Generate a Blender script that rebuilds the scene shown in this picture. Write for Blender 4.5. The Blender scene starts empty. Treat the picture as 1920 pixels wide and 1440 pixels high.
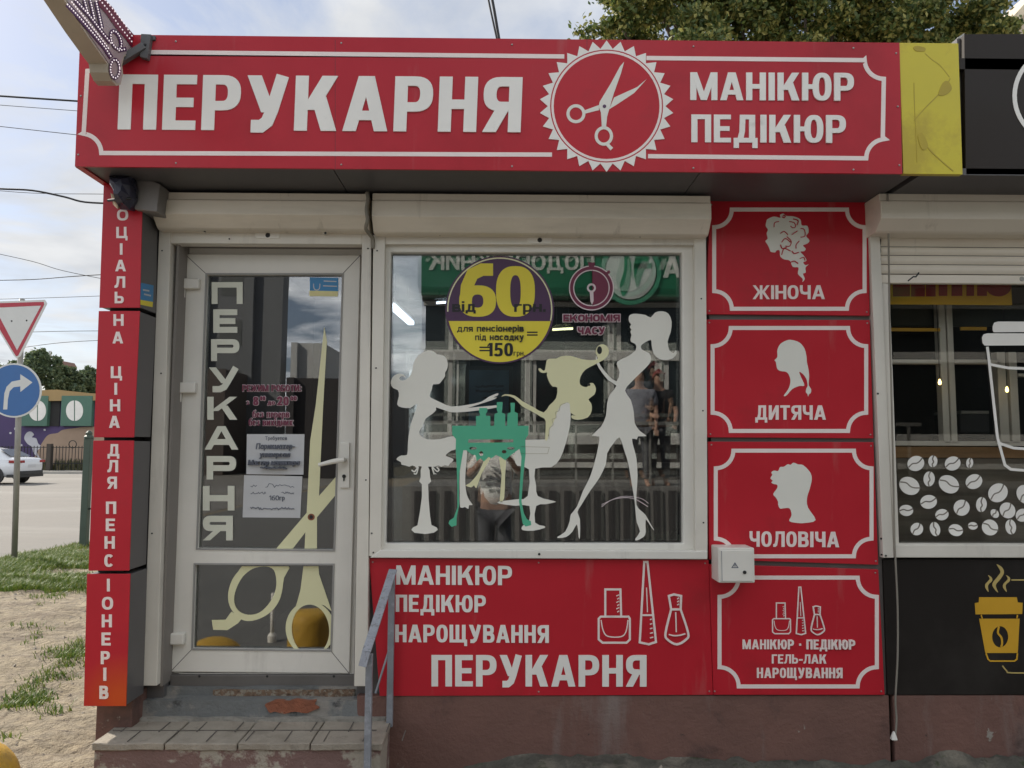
import bpy, bmesh, math, random
from mathutils import Vector, Matrix, noise
from mathutils.geometry import tessellate_polygon
random.seed(7)
R = math.radians
S = bpy.context.scene
COL = S.collection

# ------------------------------------------------------------------ camera
FPX = 1450.0
PITCH, YAW, ROLL = R(4.60), R(-0.783), R(0.203)
CAM = Vector((0, -3.7, 1.58))
_fw = Vector((-math.sin(YAW)*math.cos(PITCH), math.cos(YAW)*math.cos(PITCH), math.sin(PITCH)))
_rt0 = Vector((math.cos(YAW), math.sin(YAW), 0)); _up0 = _rt0.cross(_fw)
_rt = _rt0*math.cos(ROLL) + _up0*math.sin(ROLL); _up = _up0*math.cos(ROLL) - _rt0*math.sin(ROLL)
cd = bpy.data.cameras.new("camera"); cam = bpy.data.objects.new("camera", cd); COL.objects.link(cam)
cd.sensor_width = 36; cd.lens = 36*FPX/1920; cd.clip_start = 0.03; cd.clip_end = 2000
cam.matrix_world = Matrix(((_rt.x, _up.x, -_fw.x, CAM.x), (_rt.y, _up.y, -_fw.y, CAM.y), (_rt.z, _up.z, -_fw.z, CAM.z), (0, 0, 0, 1)))
S.camera = cam

# ------------------------------------------------------------------ light
SUN_EL, SUN_AZ = R(36), R(-54)            # azimuth measured from +Y (behind the kiosk) towards +X: back left
S.view_settings.view_transform = 'Standard'; S.view_settings.look = 'None'
S.view_settings.gamma = 1; S.view_settings.exposure = 0.47
sd = bpy.data.lights.new("sun", 'SUN'); so = bpy.data.objects.new("sun", sd); COL.objects.link(so)
sd.energy = 4.6; sd.angle = R(1.5); sd.color = (1, .93, .82)
_sv = Vector((math.sin(SUN_AZ)*math.cos(SUN_EL), math.cos(SUN_AZ)*math.cos(SUN_EL), math.sin(SUN_EL)))
so.rotation_euler = (-_sv).to_track_quat('-Z', 'Y').to_euler()
W = bpy.data.worlds.new("World"); S.world = W; W.use_nodes = True
nt = W.node_tree; nt.nodes.clear(); N = nt.nodes.new; L = nt.links.new
out = N('ShaderNodeOutputWorld'); bg = N('ShaderNodeBackground'); L(bg.outputs[0], out.inputs[0]); bg.inputs[1].default_value = 0.12
sky = N('ShaderNodeTexSky'); sky.sky_type = 'NISHITA'; sky.sun_disc = False; sky.sun_elevation = SUN_EL; sky.sun_rotation = SUN_AZ
tc = N('ShaderNodeTexCoord'); sep = N('ShaderNodeSeparateXYZ'); L(tc.outputs['Generated'], sep.inputs[0])
def wmath(op, a, b=None, c=None):
    n = N('ShaderNodeMath'); n.operation = op
    for i, v in enumerate((a, b, c)):
        if v is None: continue
        if isinstance(v, (int, float)): n.inputs[i].default_value = v
        else: L(v, n.inputs[i])
    return n.outputs[0]
zz = wmath('ADD', wmath('MAXIMUM', sep.outputs[2], 0.0), 0.12)
comb = N('ShaderNodeCombineXYZ'); L(wmath('DIVIDE', sep.outputs[0], zz), comb.inputs[0]); L(wmath('DIVIDE', sep.outputs[1], zz), comb.inputs[1])
nz = N('ShaderNodeTexNoise'); nz.inputs['Scale'].default_value = 1.25; nz.inputs['Detail'].default_value = 9; nz.inputs['Roughness'].default_value = .58; nz.inputs['Distortion'].default_value = .5
L(comb.outputs[0], nz.inputs['Vector'])
mr = N('ShaderNodeMapRange'); mr.inputs[1].default_value = .42; mr.inputs[2].default_value = .58; L(nz.outputs[0], mr.inputs[0])
nz2 = N('ShaderNodeTexNoise'); nz2.inputs['Scale'].default_value = 2.1; nz2.inputs['Detail'].default_value = 8; L(comb.outputs[0], nz2.inputs['Vector'])
cl = N('ShaderNodeMix'); cl.data_type = 'RGBA'; L(nz2.outputs[0], cl.inputs[0]); cl.inputs[6].default_value = (2.5, 2.85, 3.4, 1); cl.inputs[7].default_value = (8.6, 8.5, 8.3, 1)
# clouds of the unseen half of the sky, boosted to light the shop front
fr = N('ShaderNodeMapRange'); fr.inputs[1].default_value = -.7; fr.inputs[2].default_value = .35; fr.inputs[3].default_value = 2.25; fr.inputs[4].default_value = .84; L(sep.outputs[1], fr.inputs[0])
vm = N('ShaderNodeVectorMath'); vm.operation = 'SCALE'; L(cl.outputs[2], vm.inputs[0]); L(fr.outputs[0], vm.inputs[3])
ad = N('ShaderNodeVectorMath'); ad.operation = 'MULTIPLY_ADD'; L(sky.outputs[0], ad.inputs[0]); ad.inputs[1].default_value = (.42, .42, .44); ad.inputs[2].default_value = (1.4, 1.6, 1.95)
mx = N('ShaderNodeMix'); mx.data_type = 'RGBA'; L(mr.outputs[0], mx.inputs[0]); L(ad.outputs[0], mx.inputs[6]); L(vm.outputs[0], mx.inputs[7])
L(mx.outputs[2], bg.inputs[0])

# ------------------------------------------------------------------ helpers
def at(px, py, Y=None, X=None, Z=None):
    """point of the place where the ray through a photo pixel meets a plane of the building or ground"""
    d = _rt*((px-960)/FPX) + _up*((720-py)/FPX) + _fw
    if Y is not None: t = (Y-CAM.y)/d.y
    elif X is not None: t = (X-CAM.x)/d.x
    else: t = (Z-CAM.z)/d.z
    return CAM + d*t
def q2(px, py, Y):
    p = at(px, py, Y=Y); return (p.x, p.z)
def zc(pts, ox, oy, s): return [(ox+x/s, oy+y/s) for x, y in pts]
def tag(o, label=None, cat=None, group=None, kind=None):
    if label: o['label'] = label
    if cat: o['category'] = cat
    if group: o['group'] = group
    if kind: o['kind'] = kind
    return o
def empty(name, loc, label=None, cat=None, group=None):
    o = bpy.data.objects.new(name, None); COL.objects.link(o); o.location = loc; o.empty_display_size = .1
    return tag(o, label, cat, group)
class MB:
    def __init__(s): s.v = []; s.f = []; s.smooth = False
    def add(s, vs, fs):
        b = len(s.v); s.v += [tuple(v) for v in vs]; s.f += [tuple(i+b for i in f) for f in fs]; return s
    def box(s, x0, x1, y0, y1, z0, z1):
        x0, x1 = min(x0, x1), max(x0, x1); y0, y1 = min(y0, y1), max(y0, y1); z0, z1 = min(z0, z1), max(z0, z1)
        return s.add([(x0,y0,z0),(x1,y0,z0),(x1,y1,z0),(x0,y1,z0),(x0,y0,z1),(x1,y0,z1),(x1,y1,z1),(x0,y1,z1)],
              [(0,3,2,1),(4,5,6,7),(0,1,5,4),(1,2,6,5),(2,3,7,6),(3,0,4,7)])
    def pbox(s, px0, py0, px1, py1, Yf, Yb):
        """axis aligned block whose front face stands at depth Yf"""
        cx, cy = (px0+px1)/2, (py0+py1)/2
        return s.box(at(px0, cy, Y=Yf).x, at(px1, cy, Y=Yf).x, Yf, Yb, at(cx, py1, Y=Yf).z, at(cx, py0, Y=Yf).z)
    def plate(s, loops, Yf, Yb, sides=True, back=False, flip=False):
        """flat plate: loops = [outer, hole, ...] of (x,z); front at Yf"""
        flat = [p for l in loops for p in l]
        tr = tessellate_polygon([[Vector((x, z, 0)) for x, z in l] for l in loops])
        vs = [(x, Yf, z) for x, z in flat]; fs = []
        for a, b, c in tr:
            (ax, az), (bx, bz), (cx, cz) = flat[a], flat[b], flat[c]
            ar = (bx-ax)*(cz-az)-(bz-az)*(cx-ax)
            if abs(ar) < 1e-14: continue
            up = (ar > 0) != flip
            fs.append((a, b, c) if up else (a, c, b))
        n = len(flat)
        if sides or back: vs += [(x, Yb, z) for x, z in flat]
        if sides:
            o = 0
            for l in loops:
                m = len(l)
                for i in range(m):
                    j = (i+1) % m; fs.append((o+i, o+j, n+o+j, n+o+i))
                o += m
        if back: fs += [(a+n, c+n, b+n) for a, b, c in fs[:len(tr)] if max(a, b, c) < n]
        return s.add(vs, fs)
    def tube(s, pts, r, n=8, cap=True):
        pts = [Vector(p) for p in pts]; m = len(pts); vs = []; fs = []
        rs = r if isinstance(r, (list, tuple)) else [r]*m
        prev = None
        for i, p in enumerate(pts):
            t = (pts[min(i+1, m-1)]-pts[max(i-1, 0)]).normalized()
            if prev is None:
                a = t.orthogonal().normalized()
            else:
                a = (prev - t*prev.dot(t)).normalized()
            prev = a; b = t.cross(a)
            for k in range(n):
                th = 2*math.pi*k/n; vs.append(p+(a*math.cos(th)+b*math.sin(th))*rs[i])
        for i in range(m-1):
            for k in range(n):
                k2 = (k+1) % n; fs.append((i*n+k, i*n+k2, (i+1)*n+k2, (i+1)*n+k))
        if cap: fs.append(tuple(range(n-1, -1, -1))); fs.append(tuple((m-1)*n+k for k in range(n)))
        return s.add(vs, fs)
    def bar(s, p, q, w, h, up=(0, 0, 1)):
        p, q = Vector(p), Vector(q); t = (q-p).normalized(); u = Vector(up)
        a = t.cross(u)
        a = a.normalized() if a.length > 1e-4 else t.orthogonal().normalized()
        b = a.cross(t)
        vs = [c+a*(sx*w/2)+b*(sz*h/2) for c in (p, q) for sx, sz in ((-1,-1),(1,-1),(1,1),(-1,1))]
        return s.add(vs, [(0,1,2,3),(7,6,5,4),(0,4,5,1),(1,5,6,2),(2,6,7,3),(3,7,4,0)])
    def lathe(s, prof, c=(0, 0, 0), n=20, axis='z'):
        vs = []; fs = []; m = len(prof)
        for r, z in prof:
            for k in range(n):
                th = 2*math.pi*k/n
                d = (r*math.cos(th), r*math.sin(th), z)
                if axis == 'y': d = (d[0], d[2], d[1])
                if axis == 'x': d = (d[2], d[0], d[1])
                vs.append((c[0]+d[0], c[1]+d[1], c[2]+d[2]))
        for i in range(m-1):
            for k in range(n):
                k2 = (k+1) % n; fs.append((i*n+k, i*n+k2, (i+1)*n+k2, (i+1)*n+k))
        if prof[0][0] > 1e-6: fs.append(tuple(range(n-1, -1, -1)))
        if prof[-1][0] > 1e-6: fs.append(tuple((m-1)*n+k for k in range(n)))
        return s.add(vs, fs)
    def build(s, name, mat, parent=None, bevel=0, smooth=False, recalc=True):
        me = bpy.data.meshes.new(name)
        base = Vector((0, 0, 0))
        p = parent
        while p is not None: base += p.location; p = p.parent
        me.from_pydata([tuple(Vector(v)-base) for v in s.v], [], s.f)
        if recalc:
            bm = bmesh.new(); bm.from_mesh(me); bmesh.ops.recalc_face_normals(bm, faces=bm.faces); bm.to_mesh(me); bm.free()
        me.materials.append(mat)
        if smooth:
            for p in me.polygons: p.use_smooth = True
        o = bpy.data.objects.new(name, me); COL.objects.link(o)
        if parent: o.parent = parent
        if bevel:
            b = o.modifiers.new("bevel", 'BEVEL'); b.width = bevel; b.segments = 2; b.limit_method = 'ANGLE'; b.angle_limit = R(40)
        return o
def sm(pts, n=4, closed=True):
    """smooth curve through the points"""
    m = len(pts); o = []
    for i in range(m if closed else m-1):
        if closed: p0, p1, p2, p3 = pts[(i-1) % m], pts[i], pts[(i+1) % m], pts[(i+2) % m]
        else: p0, p1, p2, p3 = pts[max(i-1, 0)], pts[i], pts[i+1], pts[min(i+2, m-1)]
        for k in range(n):
            t = k/n
            o.append(tuple(.5*(2*b+(c-a)*t+(2*a-5*b+4*c-d)*t*t+(3*b-a-3*c+d)*t**3) for a, b, c, d in zip(p0, p1, p2, p3)))
    if not closed: o.append(tuple(pts[-1]))
    return o
def ell(cx, cy, rx, ry=None, n=40, a0=0, a1=360, rot=0):
    ry = rx if ry is None else ry; o = []
    full = abs(a1-a0) >= 360
    for k in range(n if full else n+1):
        a = R(a0+(a1-a0)*k/n); x, y = rx*math.cos(a), ry*math.sin(a)
        c, s_ = math.cos(R(rot)), math.sin(R(rot)); o.append((cx+x*c-y*s_, cy+x*s_+y*c))
    return o
def band(path, w, closed=False):
    """loops of a ribbon of width w along a 2D path"""
    m = len(path); A = []; B = []
    for i in range(m):
        if closed: a, b, c = path[i-1], path[i], path[(i+1) % m]
        else: a, b, c = path[max(i-1, 0)], path[i], path[min(i+1, m-1)]
        d1 = Vector((b[0]-a[0], b[1]-a[1])); d2 = Vector((c[0]-b[0], c[1]-b[1]))
        if d1.length < 1e-9: d1 = d2
        if d2.length < 1e-9: d2 = d1
        d1 = d1.normalized(); d2 = d2.normalized()
        n1 = Vector((-d1.y, d1.x)); n2 = Vector((-d2.y, d2.x)); nn = n1+n2
        nn = n1 if nn.length < 1e-6 else nn.normalized()
        k = w/2/max(nn.dot(n1), .45)
        A.append((b[0]+nn.x*k, b[1]+nn.y*k)); B.append((b[0]-nn.x*k, b[1]-nn.y*k))
    if closed: return [A, B] if abs(area(A)) > abs(area(B)) else [B, A]
    return [A+B[::-1]]
def area(l): return sum(l[i-1][0]*l[i][1]-l[i][0]*l[i-1][1] for i in range(len(l)))/2
def clip(poly, x0, y0, x1, y1):
    def cut(pl, ins, inter):
        o = []
        for i in range(len(pl)):
            a, b = pl[i-1], pl[i]
            if ins(b):
                if not ins(a): o.append(inter(a, b))
                o.append(b)
            elif ins(a): o.append(inter(a, b))
        return o
    def ix(v): return lambda a, b: (v, a[1]+(b[1]-a[1])*(v-a[0])/(b[0]-a[0]))
    def iy(v): return lambda a, b: (a[0]+(b[0]-a[0])*(v-a[1])/(b[1]-a[1]), v)
    for f, g in ((lambda p: p[0] >= x0, ix(x0)), (lambda p: p[0] <= x1, ix(x1)), (lambda p: p[1] >= y0, iy(y0)), (lambda p: p[1] <= y1, iy(y1))):
        if poly: poly = cut(poly, f, g)
    return poly
STEP = 0.00025
def decal(name, shapes, Y, mat, parent=None, th=.001, label=None, cat=None, group=None, start=0):
    """shapes: list of loop-lists in photo pixels, laid as thin film at depth Y"""
    m = MB()
    for i, loops in enumerate(shapes):
        lp = [[q2(x, y, Y) for x, y in l] for l in loops if l]
        if not lp or len(lp[0]) < 3: continue
        m.plate(lp, Y-th-(i+start)*STEP, Y)
    return tag(m.build(name, mat, parent, recalc=False), label, cat, group)

# ------------------------------------------------------------------ lettering (own condensed bold alphabet)
def sup(cx, cy, rx, ry, a0, a1, n=14, e=2.5):
    o = []
    for k in range(n+1):
        a = R(a0+(a1-a0)*k/n); c, s_ = math.cos(a), math.sin(a)
        o.append((cx+rx*math.copysign(abs(c)**(2/e), c), cy+ry*math.copysign(abs(s_)**(2/e), s_)))
    return o
def rc(x0, y0, x1, y1): return [[(x0, y0), (x1, y0), (x1, y1), (x0, y1)]]
def para(xa, ya, xb, yb, s): return [[(xa-s/2, ya), (xa+s/2, ya), (xb+s/2, yb), (xb-s/2, yb)]]
def bowl(x0, y0, y1, w, S_, t, inner=None):
    ry = (y1-y0)/2; ym = (y0+y1)/2; rx = min(ry*1.05, (w-x0)*.8); xc = w-rx
    o = [(x0, y1)]+sup(xc, ym, rx, ry, 90, -90)+[(x0, y0)]
    i = [(x0, y0+t)]+sup(xc, ym, max(rx-S_, .02), ry-t, -90, 90)+[(x0, y1-t)]
    return [o+i]
BW = {'М': .8, 'Ю': .86, 'Щ': .9, 'Ш': .86, 'Ж': .92, 'Д': .7, 'А': .68, 'К': .64, 'У': .64, 'Л': .64, 'Ц': .64, 'Е': .5, 'Г': .5, 'Т': .56, 'Х': .62,
      '1': .34, ' ': .26, '-': .34, '=': .5, '·': .3, '.': .2, ':': .2, 'Ь': .57, 'М': .8}
def gl(c, w, S_, t):
    if c in 'ІI': return [rc(0, 0, S_, 1)]
    if c == 'П': return [[[(0, 0), (0, 1), (w, 1), (w, 0), (w-S_, 0), (w-S_, 1-t), (S_, 1-t), (S_, 0)]]]
    if c == 'Г': return [[[(0, 0), (0, 1), (w, 1), (w, 1-t), (S_, 1-t), (S_, 0)]]]
    if c == 'Е': return [[[(0, 0), (0, 1), (w, 1), (w, 1-t), (S_, 1-t), (S_, .5+t/2), (w*.92, .5+t/2), (w*.92, .5-t/2), (S_, .5-t/2), (S_, t), (w, t), (w, 0)]]]
    if c == 'Н': return [[[(0, 0), (0, 1), (S_, 1), (S_, .5+t/2), (w-S_, .5+t/2), (w-S_, 1), (w, 1), (w, 0), (w-S_, 0), (w-S_, .5-t/2), (S_, .5-t/2), (S_, 0)]]]
    if c == 'Т': return [[[(0, 1), (w, 1), (w, 1-t), (w/2+S_/2, 1-t), (w/2+S_/2, 0), (w/2-S_/2, 0), (w/2-S_/2, 1-t), (0, 1-t)]]]
    if c == 'Р': return [rc(0, 0, S_, 1), bowl(S_, .36, 1, w, S_, t)]
    if c == 'Ь': return [rc(0, 0, S_, 1), bowl(S_, 0, .63, w, S_, t)]
    if c == 'В': return [rc(0, 0, S_, 1), bowl(S_, .46, 1, w*.94, S_*.95, t), bowl(S_, 0, .46+t*.62, w, S_, t)]
    if c == 'Б': return [[[(0, 0), (0, 1), (w*.92, 1), (w*.92, 1-t), (S_, 1-t), (S_, 0)]], bowl(S_, 0, .62, w, S_, t)]
    if c == 'Я':
        l = [rc(0, 0, S_, 1), bowl(S_, .38, 1, w, S_, t), para(w*.5, .42, w-S_*.52, 0, S_*1.06)]
        return [[[(w-x, y) for x, y in lp] for lp in sh] for sh in l]
    if c == 'У': return [para(S_*.55, 1, w*.52, .33, S_*1.1), [band([(w-S_*.55, 1), (w*.6, .36), (w*.5, .16), (w*.36, .075), (w*.12, .075)], S_*.98)[0]]]
    if c == 'К': return [rc(0, 0, S_, 1), para(S_*1.15, .38, w-S_*.62, 1, S_*1.2), para(w*.55, .62, w-S_*.6, 0, S_*1.2)]
    if c == 'А': return [para(w/2-S_*.1, 1, S_*.52, 0, S_*1.04), para(w/2+S_*.1, 1, w-S_*.52, 0, S_*1.04), rc(w*.25, .2, w*.75, .2+t)]
    if c == 'М': return [rc(0, 0, S_, 1), rc(w-S_, 0, w, 1), para(S_*.62, 1, w/2, 0, S_*.98), para(w-S_*.62, 1, w/2, 0, S_*.98)]
    if c == 'И': return [rc(0, 0, S_, 1), rc(w-S_, 0, w, 1), para(S_*.5, .0, w-S_*.5, 1, S_*.98)]
    if c == 'Л': return [[[(w-S_, 0), (w-S_, 1-t), (w*.46, 1-t), (w*.43, .5), (w*.34, .1), (w*.2, 0), (0, 0), (0, t), (w*.13, t+.05), (w*.2, .45), (w*.22, 1), (w, 1), (w, 0)]]]
    if c == 'Д': return [[[(w*.12, 0), (w*.24, .4), (w*.26, 1), (w*.9, 1), (w*.9, 0), (w*.9-S_, 0), (w*.9-S_, 1-t), (w*.26+S_*.9, 1-t), (w*.24+S_*.9, .4), (w*.12+S_, 0)]], rc(0, -.0, w, t), rc(0, -.2, S_*.85, 0), rc(w-S_*.85, -.2, w, 0)]
    if c == 'Ц': return [[[(0, 1), (S_, 1), (S_, t), (w-S_*1.4, t), (w-S_*1.4, 1), (w-S_*.4, 1), (w-S_*.4, t), (w, t), (w, -.2), (w-S_*.8, -.2), (w-S_*.8, 0), (0, 0)]]]
    if c == 'Щ': return [[[(0, 1), (S_, 1), (S_, t), (w*.45-S_/2, t), (w*.45-S_/2, 1), (w*.45+S_/2, 1), (w*.45+S_/2, t), (w-S_*1.4, t), (w-S_*1.4, 1), (w-S_*.4, 1), (w-S_*.4, t), (w, t), (w, -.2), (w-S_*.8, -.2), (w-S_*.8, 0), (0, 0)]]]
    if c == 'Ч': return [rc(w-S_, 0, w, 1), [band([(S_/2, 1), (S_/2, .62), (S_*.8, .47), (w*.45, .42), (w-S_, .44)], S_*.92)[0]]]
    if c == 'Ж': return [rc(w/2-S_*.45, 0, w/2+S_*.45, 1), para(S_*.55, 1, w/2-S_*.3, .42, S_), para(S_*.5, 0, w/2-S_*.45, .6, S_), para(w-S_*.55, 1, w/2+S_*.3, .42, S_), para(w-S_*.5, 0, w/2+S_*.45, .6, S_)]
    if c == 'Х': return [para(S_*.55, 1, w-S_*.55, 0, S_*1.1), para(S_*.55, 0, w-S_*.55, 1, S_*1.1)]
    if c in 'О0': return [[sup(w/2, .5, w/2, .5, 0, 360, 40)[:-1], sup(w/2, .5, w/2-S_, .5-t, 0, 360, 40)[:-1]]]
    if c == 'С': return [[sup(w/2, .5, w/2, .5, 38, 322, 30)+sup(w/2, .5, w/2-S_, .5-t, 322, 38, 30)]]
    if c == 'Ю':
        x0 = w*.36
        return [rc(0, 0, S_, 1), rc(S_, .5-t/2, x0+S_*.4, .5+t/2), [[(x0+x, y) for x, y in sup((w-x0)/2, .5, (w-x0)/2, .5, 0, 360, 40)[:-1]], [(x0+x, y) for x, y in sup((w-x0)/2, .5, (w-x0)/2-S_, .5-t, 0, 360, 40)[:-1]]]]
    if c in 'З3': return [[sup(w*.5, .74, w*.46, .26, 150, -90, 16)+sup(w*.5, .74, w*.46-S_, .26-t, -90, 150, 16)], [sup(w*.5, .27, w*.5, .27, 90, -150, 16)+sup(w*.5, .27, w*.5-S_, .27-t, -150, 90, 16)]]
    if c == '8': return [[sup(w*.5, .75, w*.46, .25, 0, 360, 28)[:-1], sup(w*.5, .75, w*.46-S_*.95, .25-t*.8, 0, 360, 28)[:-1]], [sup(w*.5, .28, w*.5, .28, 0, 360, 28)[:-1], sup(w*.5, .28, w*.5-S_, .28-t*.9, 0, 360, 28)[:-1]]]
    if c == '6': return [[sup(w*.5, .31, w*.5, .31, 0, 360, 36)[:-1], sup(w*.5, .31, w*.5-S_, .31-t, 0, 360, 36)[:-1]], [band([(S_*.52, .32), (S_*.62, .6), (w*.36, .84), (w*.62, .93), (w*.92, .93)], S_*.98)[0]]]
    if c == '1': return [rc(w-S_, 0, w, 1), [[(0, .68), (0, .83), (w-S_, 1), (w-S_, .82)]]]
    if c == '2': return [rc(0, 0, w, t), [band([(S_*.45, .68), (S_*.6, .85), (w*.5, .92), (w-S_*.55, .84), (w-S_*.5, .68), (w*.66, .42), (S_*.62, t*.9)], S_*.95)[0]]]
    if c == '5': return [[[(w*.08, .42), (w*.14, 1), (w*.94, 1), (w*.94, 1-t), (w*.14+S_*.8, 1-t), (w*.08+S_*.8, .42)]], [sup(w*.45, .31, w*.55, .33, 120, -150, 18)+sup(w*.45, .31, w*.55-S_, .33-t, -150, 120, 18)]]
    if c == '-': return [rc(0, .32, w, .32+t)]
    if c == '=': return [rc(0, .28, w, .28+t), rc(0, .6, w, .6+t)]
    if c == '·': return [rc(w/2-.1, .38, w/2+.1, .58)]
    if c == '.': return [rc(0, 0, S_, S_)]
    if c == ':': return [rc(0, .05, S_, .05+S_), rc(0, .55, S_, .55+S_)]
    # small letters whose form differs from the capital (drawn at x-height 1 here, scaled by the caller)
    if c == 'а': return [rc(w-S_, 0, w, .98), [sup(w*.5, .42, w*.5, .42, 0, 360, 28)[:-1], sup(w*.5, .42, w*.5-S_, .42-t, 0, 360, 28)[:-1]], [band([(w*.12, .9), (w*.5, .95), (w-S_*.6, .8)], S_*.8)[0]]]
    if c == 'е': return [[sup(w/2, .5, w/2, .5, -5, 310, 30)+sup(w/2, .5, w/2-S_, .5-t, 310, -5, 30)], rc(S_*.7, .44, w-.03, .44+t*.8)]
    if c == 'р': return [rc(0, -.36, S_, 1), bowl(S_, 0, 1, w, S_, t)]
    if c == 'у': return [para(S_*.55, 1, w*.55, .05, S_*1.1), [band([(w-S_*.55, 1), (w*.55, .0), (w*.4, -.28), (w*.05, -.3)], S_*.98)[0]]]
    if c == 'б': return [[sup(w*.5, .5, w*.5, .5, 0, 360, 28)[:-1], sup(w*.5, .5, w*.5-S_, .5-t, 0, 360, 28)[:-1]], [band([(S_*.5, .5), (S_*.5, .95), (w*.45, 1.25), (w*.9, 1.38)], S_*.9)[0]]]
    return []
SMALL = 'абвгдежзиіклмнопрстухцчьюя'
def letters(text, S_=.21, t=.165, gap=.1, total=None, slant=0):
    """list of (shapes in unit cap height); width factor solved so that the line is `total` wide"""
    its = []; fixed = 0; var = 0
    for i, c in enumerate(text):
        low = c in SMALL; sc = .74 if low else 1.0
        g = c if c in 'аеруб' else c.upper()
        if g in 'ІI.:': w, fx = S_, True
        else: w, fx = BW.get(g.upper(), .58)*(sc if low else 1), False
        its.append((g, c, w, fx, sc))
        if fx: fixed += w
        else: var += w
        if i: fixed += gap
    k = 1 if total is None else max(.05, (total-fixed)/max(var, 1e-6))
    x = 0; o = []
    for g, c, w, fx, sc in its:
        ww = w if fx else w*k
        for sh in gl(g, ww/sc if not fx else S_/sc, S_/sc, t/sc):
            o.append([[(x+px*sc+slant*py*sc, py*sc) for px, py in l] for l in sh])
        if c == 'і':
            o.append([[(x, .84), (x+S_, .84), (x+S_, 1.0), (x, 1.0)]])
        x += ww+gap
    return o
def text_px(text, x0, y0, x1, y1, **kw):
    """letters fitted between photo x0..x1, cap top y0, baseline y1 (pixel shapes)"""
    h = y1-y0; return [[[(x0+a*h, y1-b*h) for a, b in l] for l in sh] for sh in letters(text, total=(x1-x0)/h, **kw)]

def text_sl(text, x0, y0, x1, y1, dy=0, dx=0, **kw):
    sh = text_px(text, x0, y0, x1, y1, **kw)
    return [[[(x+dx*(y1-y)/(y1-y0), y+dy*(x-x0)/(x1-x0)) for x, y in l] for l in s] for s in sh]

# ------------------------------------------------------------------ materials
def lin(r, g, b):
    f = lambda c: (c/255/12.92 if c <= 10 else ((c/255+.055)/1.055)**2.4)
    return (f(r), f(g), f(b))
def nnode(nt, scale, detail=6, rough=.6, vec=None, sc=None):
    n = nt.nodes.new('ShaderNodeTexNoise'); n.inputs['Scale'].default_value = scale; n.inputs['Detail'].default_value = detail; n.inputs['Roughness'].default_value = rough
    if vec is not None:
        if sc:
            mp = nt.nodes.new('ShaderNodeMapping'); mp.inputs['Scale'].default_value = sc; nt.links.new(vec, mp.inputs['Vector']); vec = mp.outputs[0]
        nt.links.new(vec, n.inputs['Vector'])
    return n
def pmat(name, base, rough=.5, var=.12, vs=3.0, bump=0, bs=60, metallic=0, spec=.5, dirt=None, coat=0, stretch=None, rvar=.1):
    """principled material with mottling, wear patches (dirt = colour, low, high, scale[, stretch]) and fine bump"""
    m = bpy.data.materials.new(name); m.use_nodes = True; nt = m.node_tree; b = nt.nodes['Principled BSDF']; Lk = nt.links.new
    tc = nt.nodes.new('ShaderNodeTexCoord'); v = tc.outputs['Object']
    b.inputs['Roughness'].default_value = rough; b.inputs['Metallic'].default_value = metallic; b.inputs['Specular IOR Level'].default_value = spec; b.inputs['Coat Weight'].default_value = coat; b.inputs['Coat Roughness'].default_value = .1
    n = nnode(nt, vs, 7, .62, v, stretch)
    mr = nt.nodes.new('ShaderNodeMapRange'); mr.inputs[1].default_value = .3; mr.inputs[2].default_value = .7; mr.inputs[3].default_value = 1-var; mr.inputs[4].default_value = 1+var; Lk(n.outputs[0], mr.inputs[0])
    sc = nt.nodes.new('ShaderNodeVectorMath'); sc.operation = 'SCALE'; sc.inputs[0].default_value = base[:3]; Lk(mr.outputs[0], sc.inputs[3])
    col = sc.outputs[0]
    if dirt:
        ds = dirt if isinstance(dirt[0], tuple) and isinstance(dirt[0][0], tuple) else (dirt,)
        for i, d in enumerate(ds):
            n2 = nnode(nt, d[3], 8, .68, v, d[4] if len(d) > 4 else None)
            r2 = nt.nodes.new('ShaderNodeMapRange'); r2.inputs[1].default_value = d[1]; r2.inputs[2].default_value = d[2]; Lk(n2.outputs[0], r2.inputs[0])
            x = nt.nodes.new('ShaderNodeMix'); x.data_type = 'RGBA'; Lk(r2.outputs[0], x.inputs[0]); Lk(col, x.inputs[6]); x.inputs[7].default_value = (*d[0], 1); col = x.outputs[2]
    Lk(col, b.inputs['Base Color'])
    if rvar:
        r3 = nt.nodes.new('ShaderNodeMapRange'); r3.inputs[1].default_value = .3; r3.inputs[2].default_value = .7; r3.inputs[3].default_value = max(.02, rough-rvar); r3.inputs[4].default_value = min(1, rough+rvar); Lk(n.outputs[0], r3.inputs[0]); Lk(r3.outputs[0], b.inputs['Roughness'])
    if bump:
        nb = nnode(nt, bs, 6, .65, v); bp = nt.nodes.new('ShaderNodeBump'); bp.inputs['Strength'].default_value = bump; bp.inputs['Distance'].default_value = .02; Lk(nb.outputs[0], bp.inputs['Height']); Lk(bp.outputs[0], b.inputs['Normal'])
    return m
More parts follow.
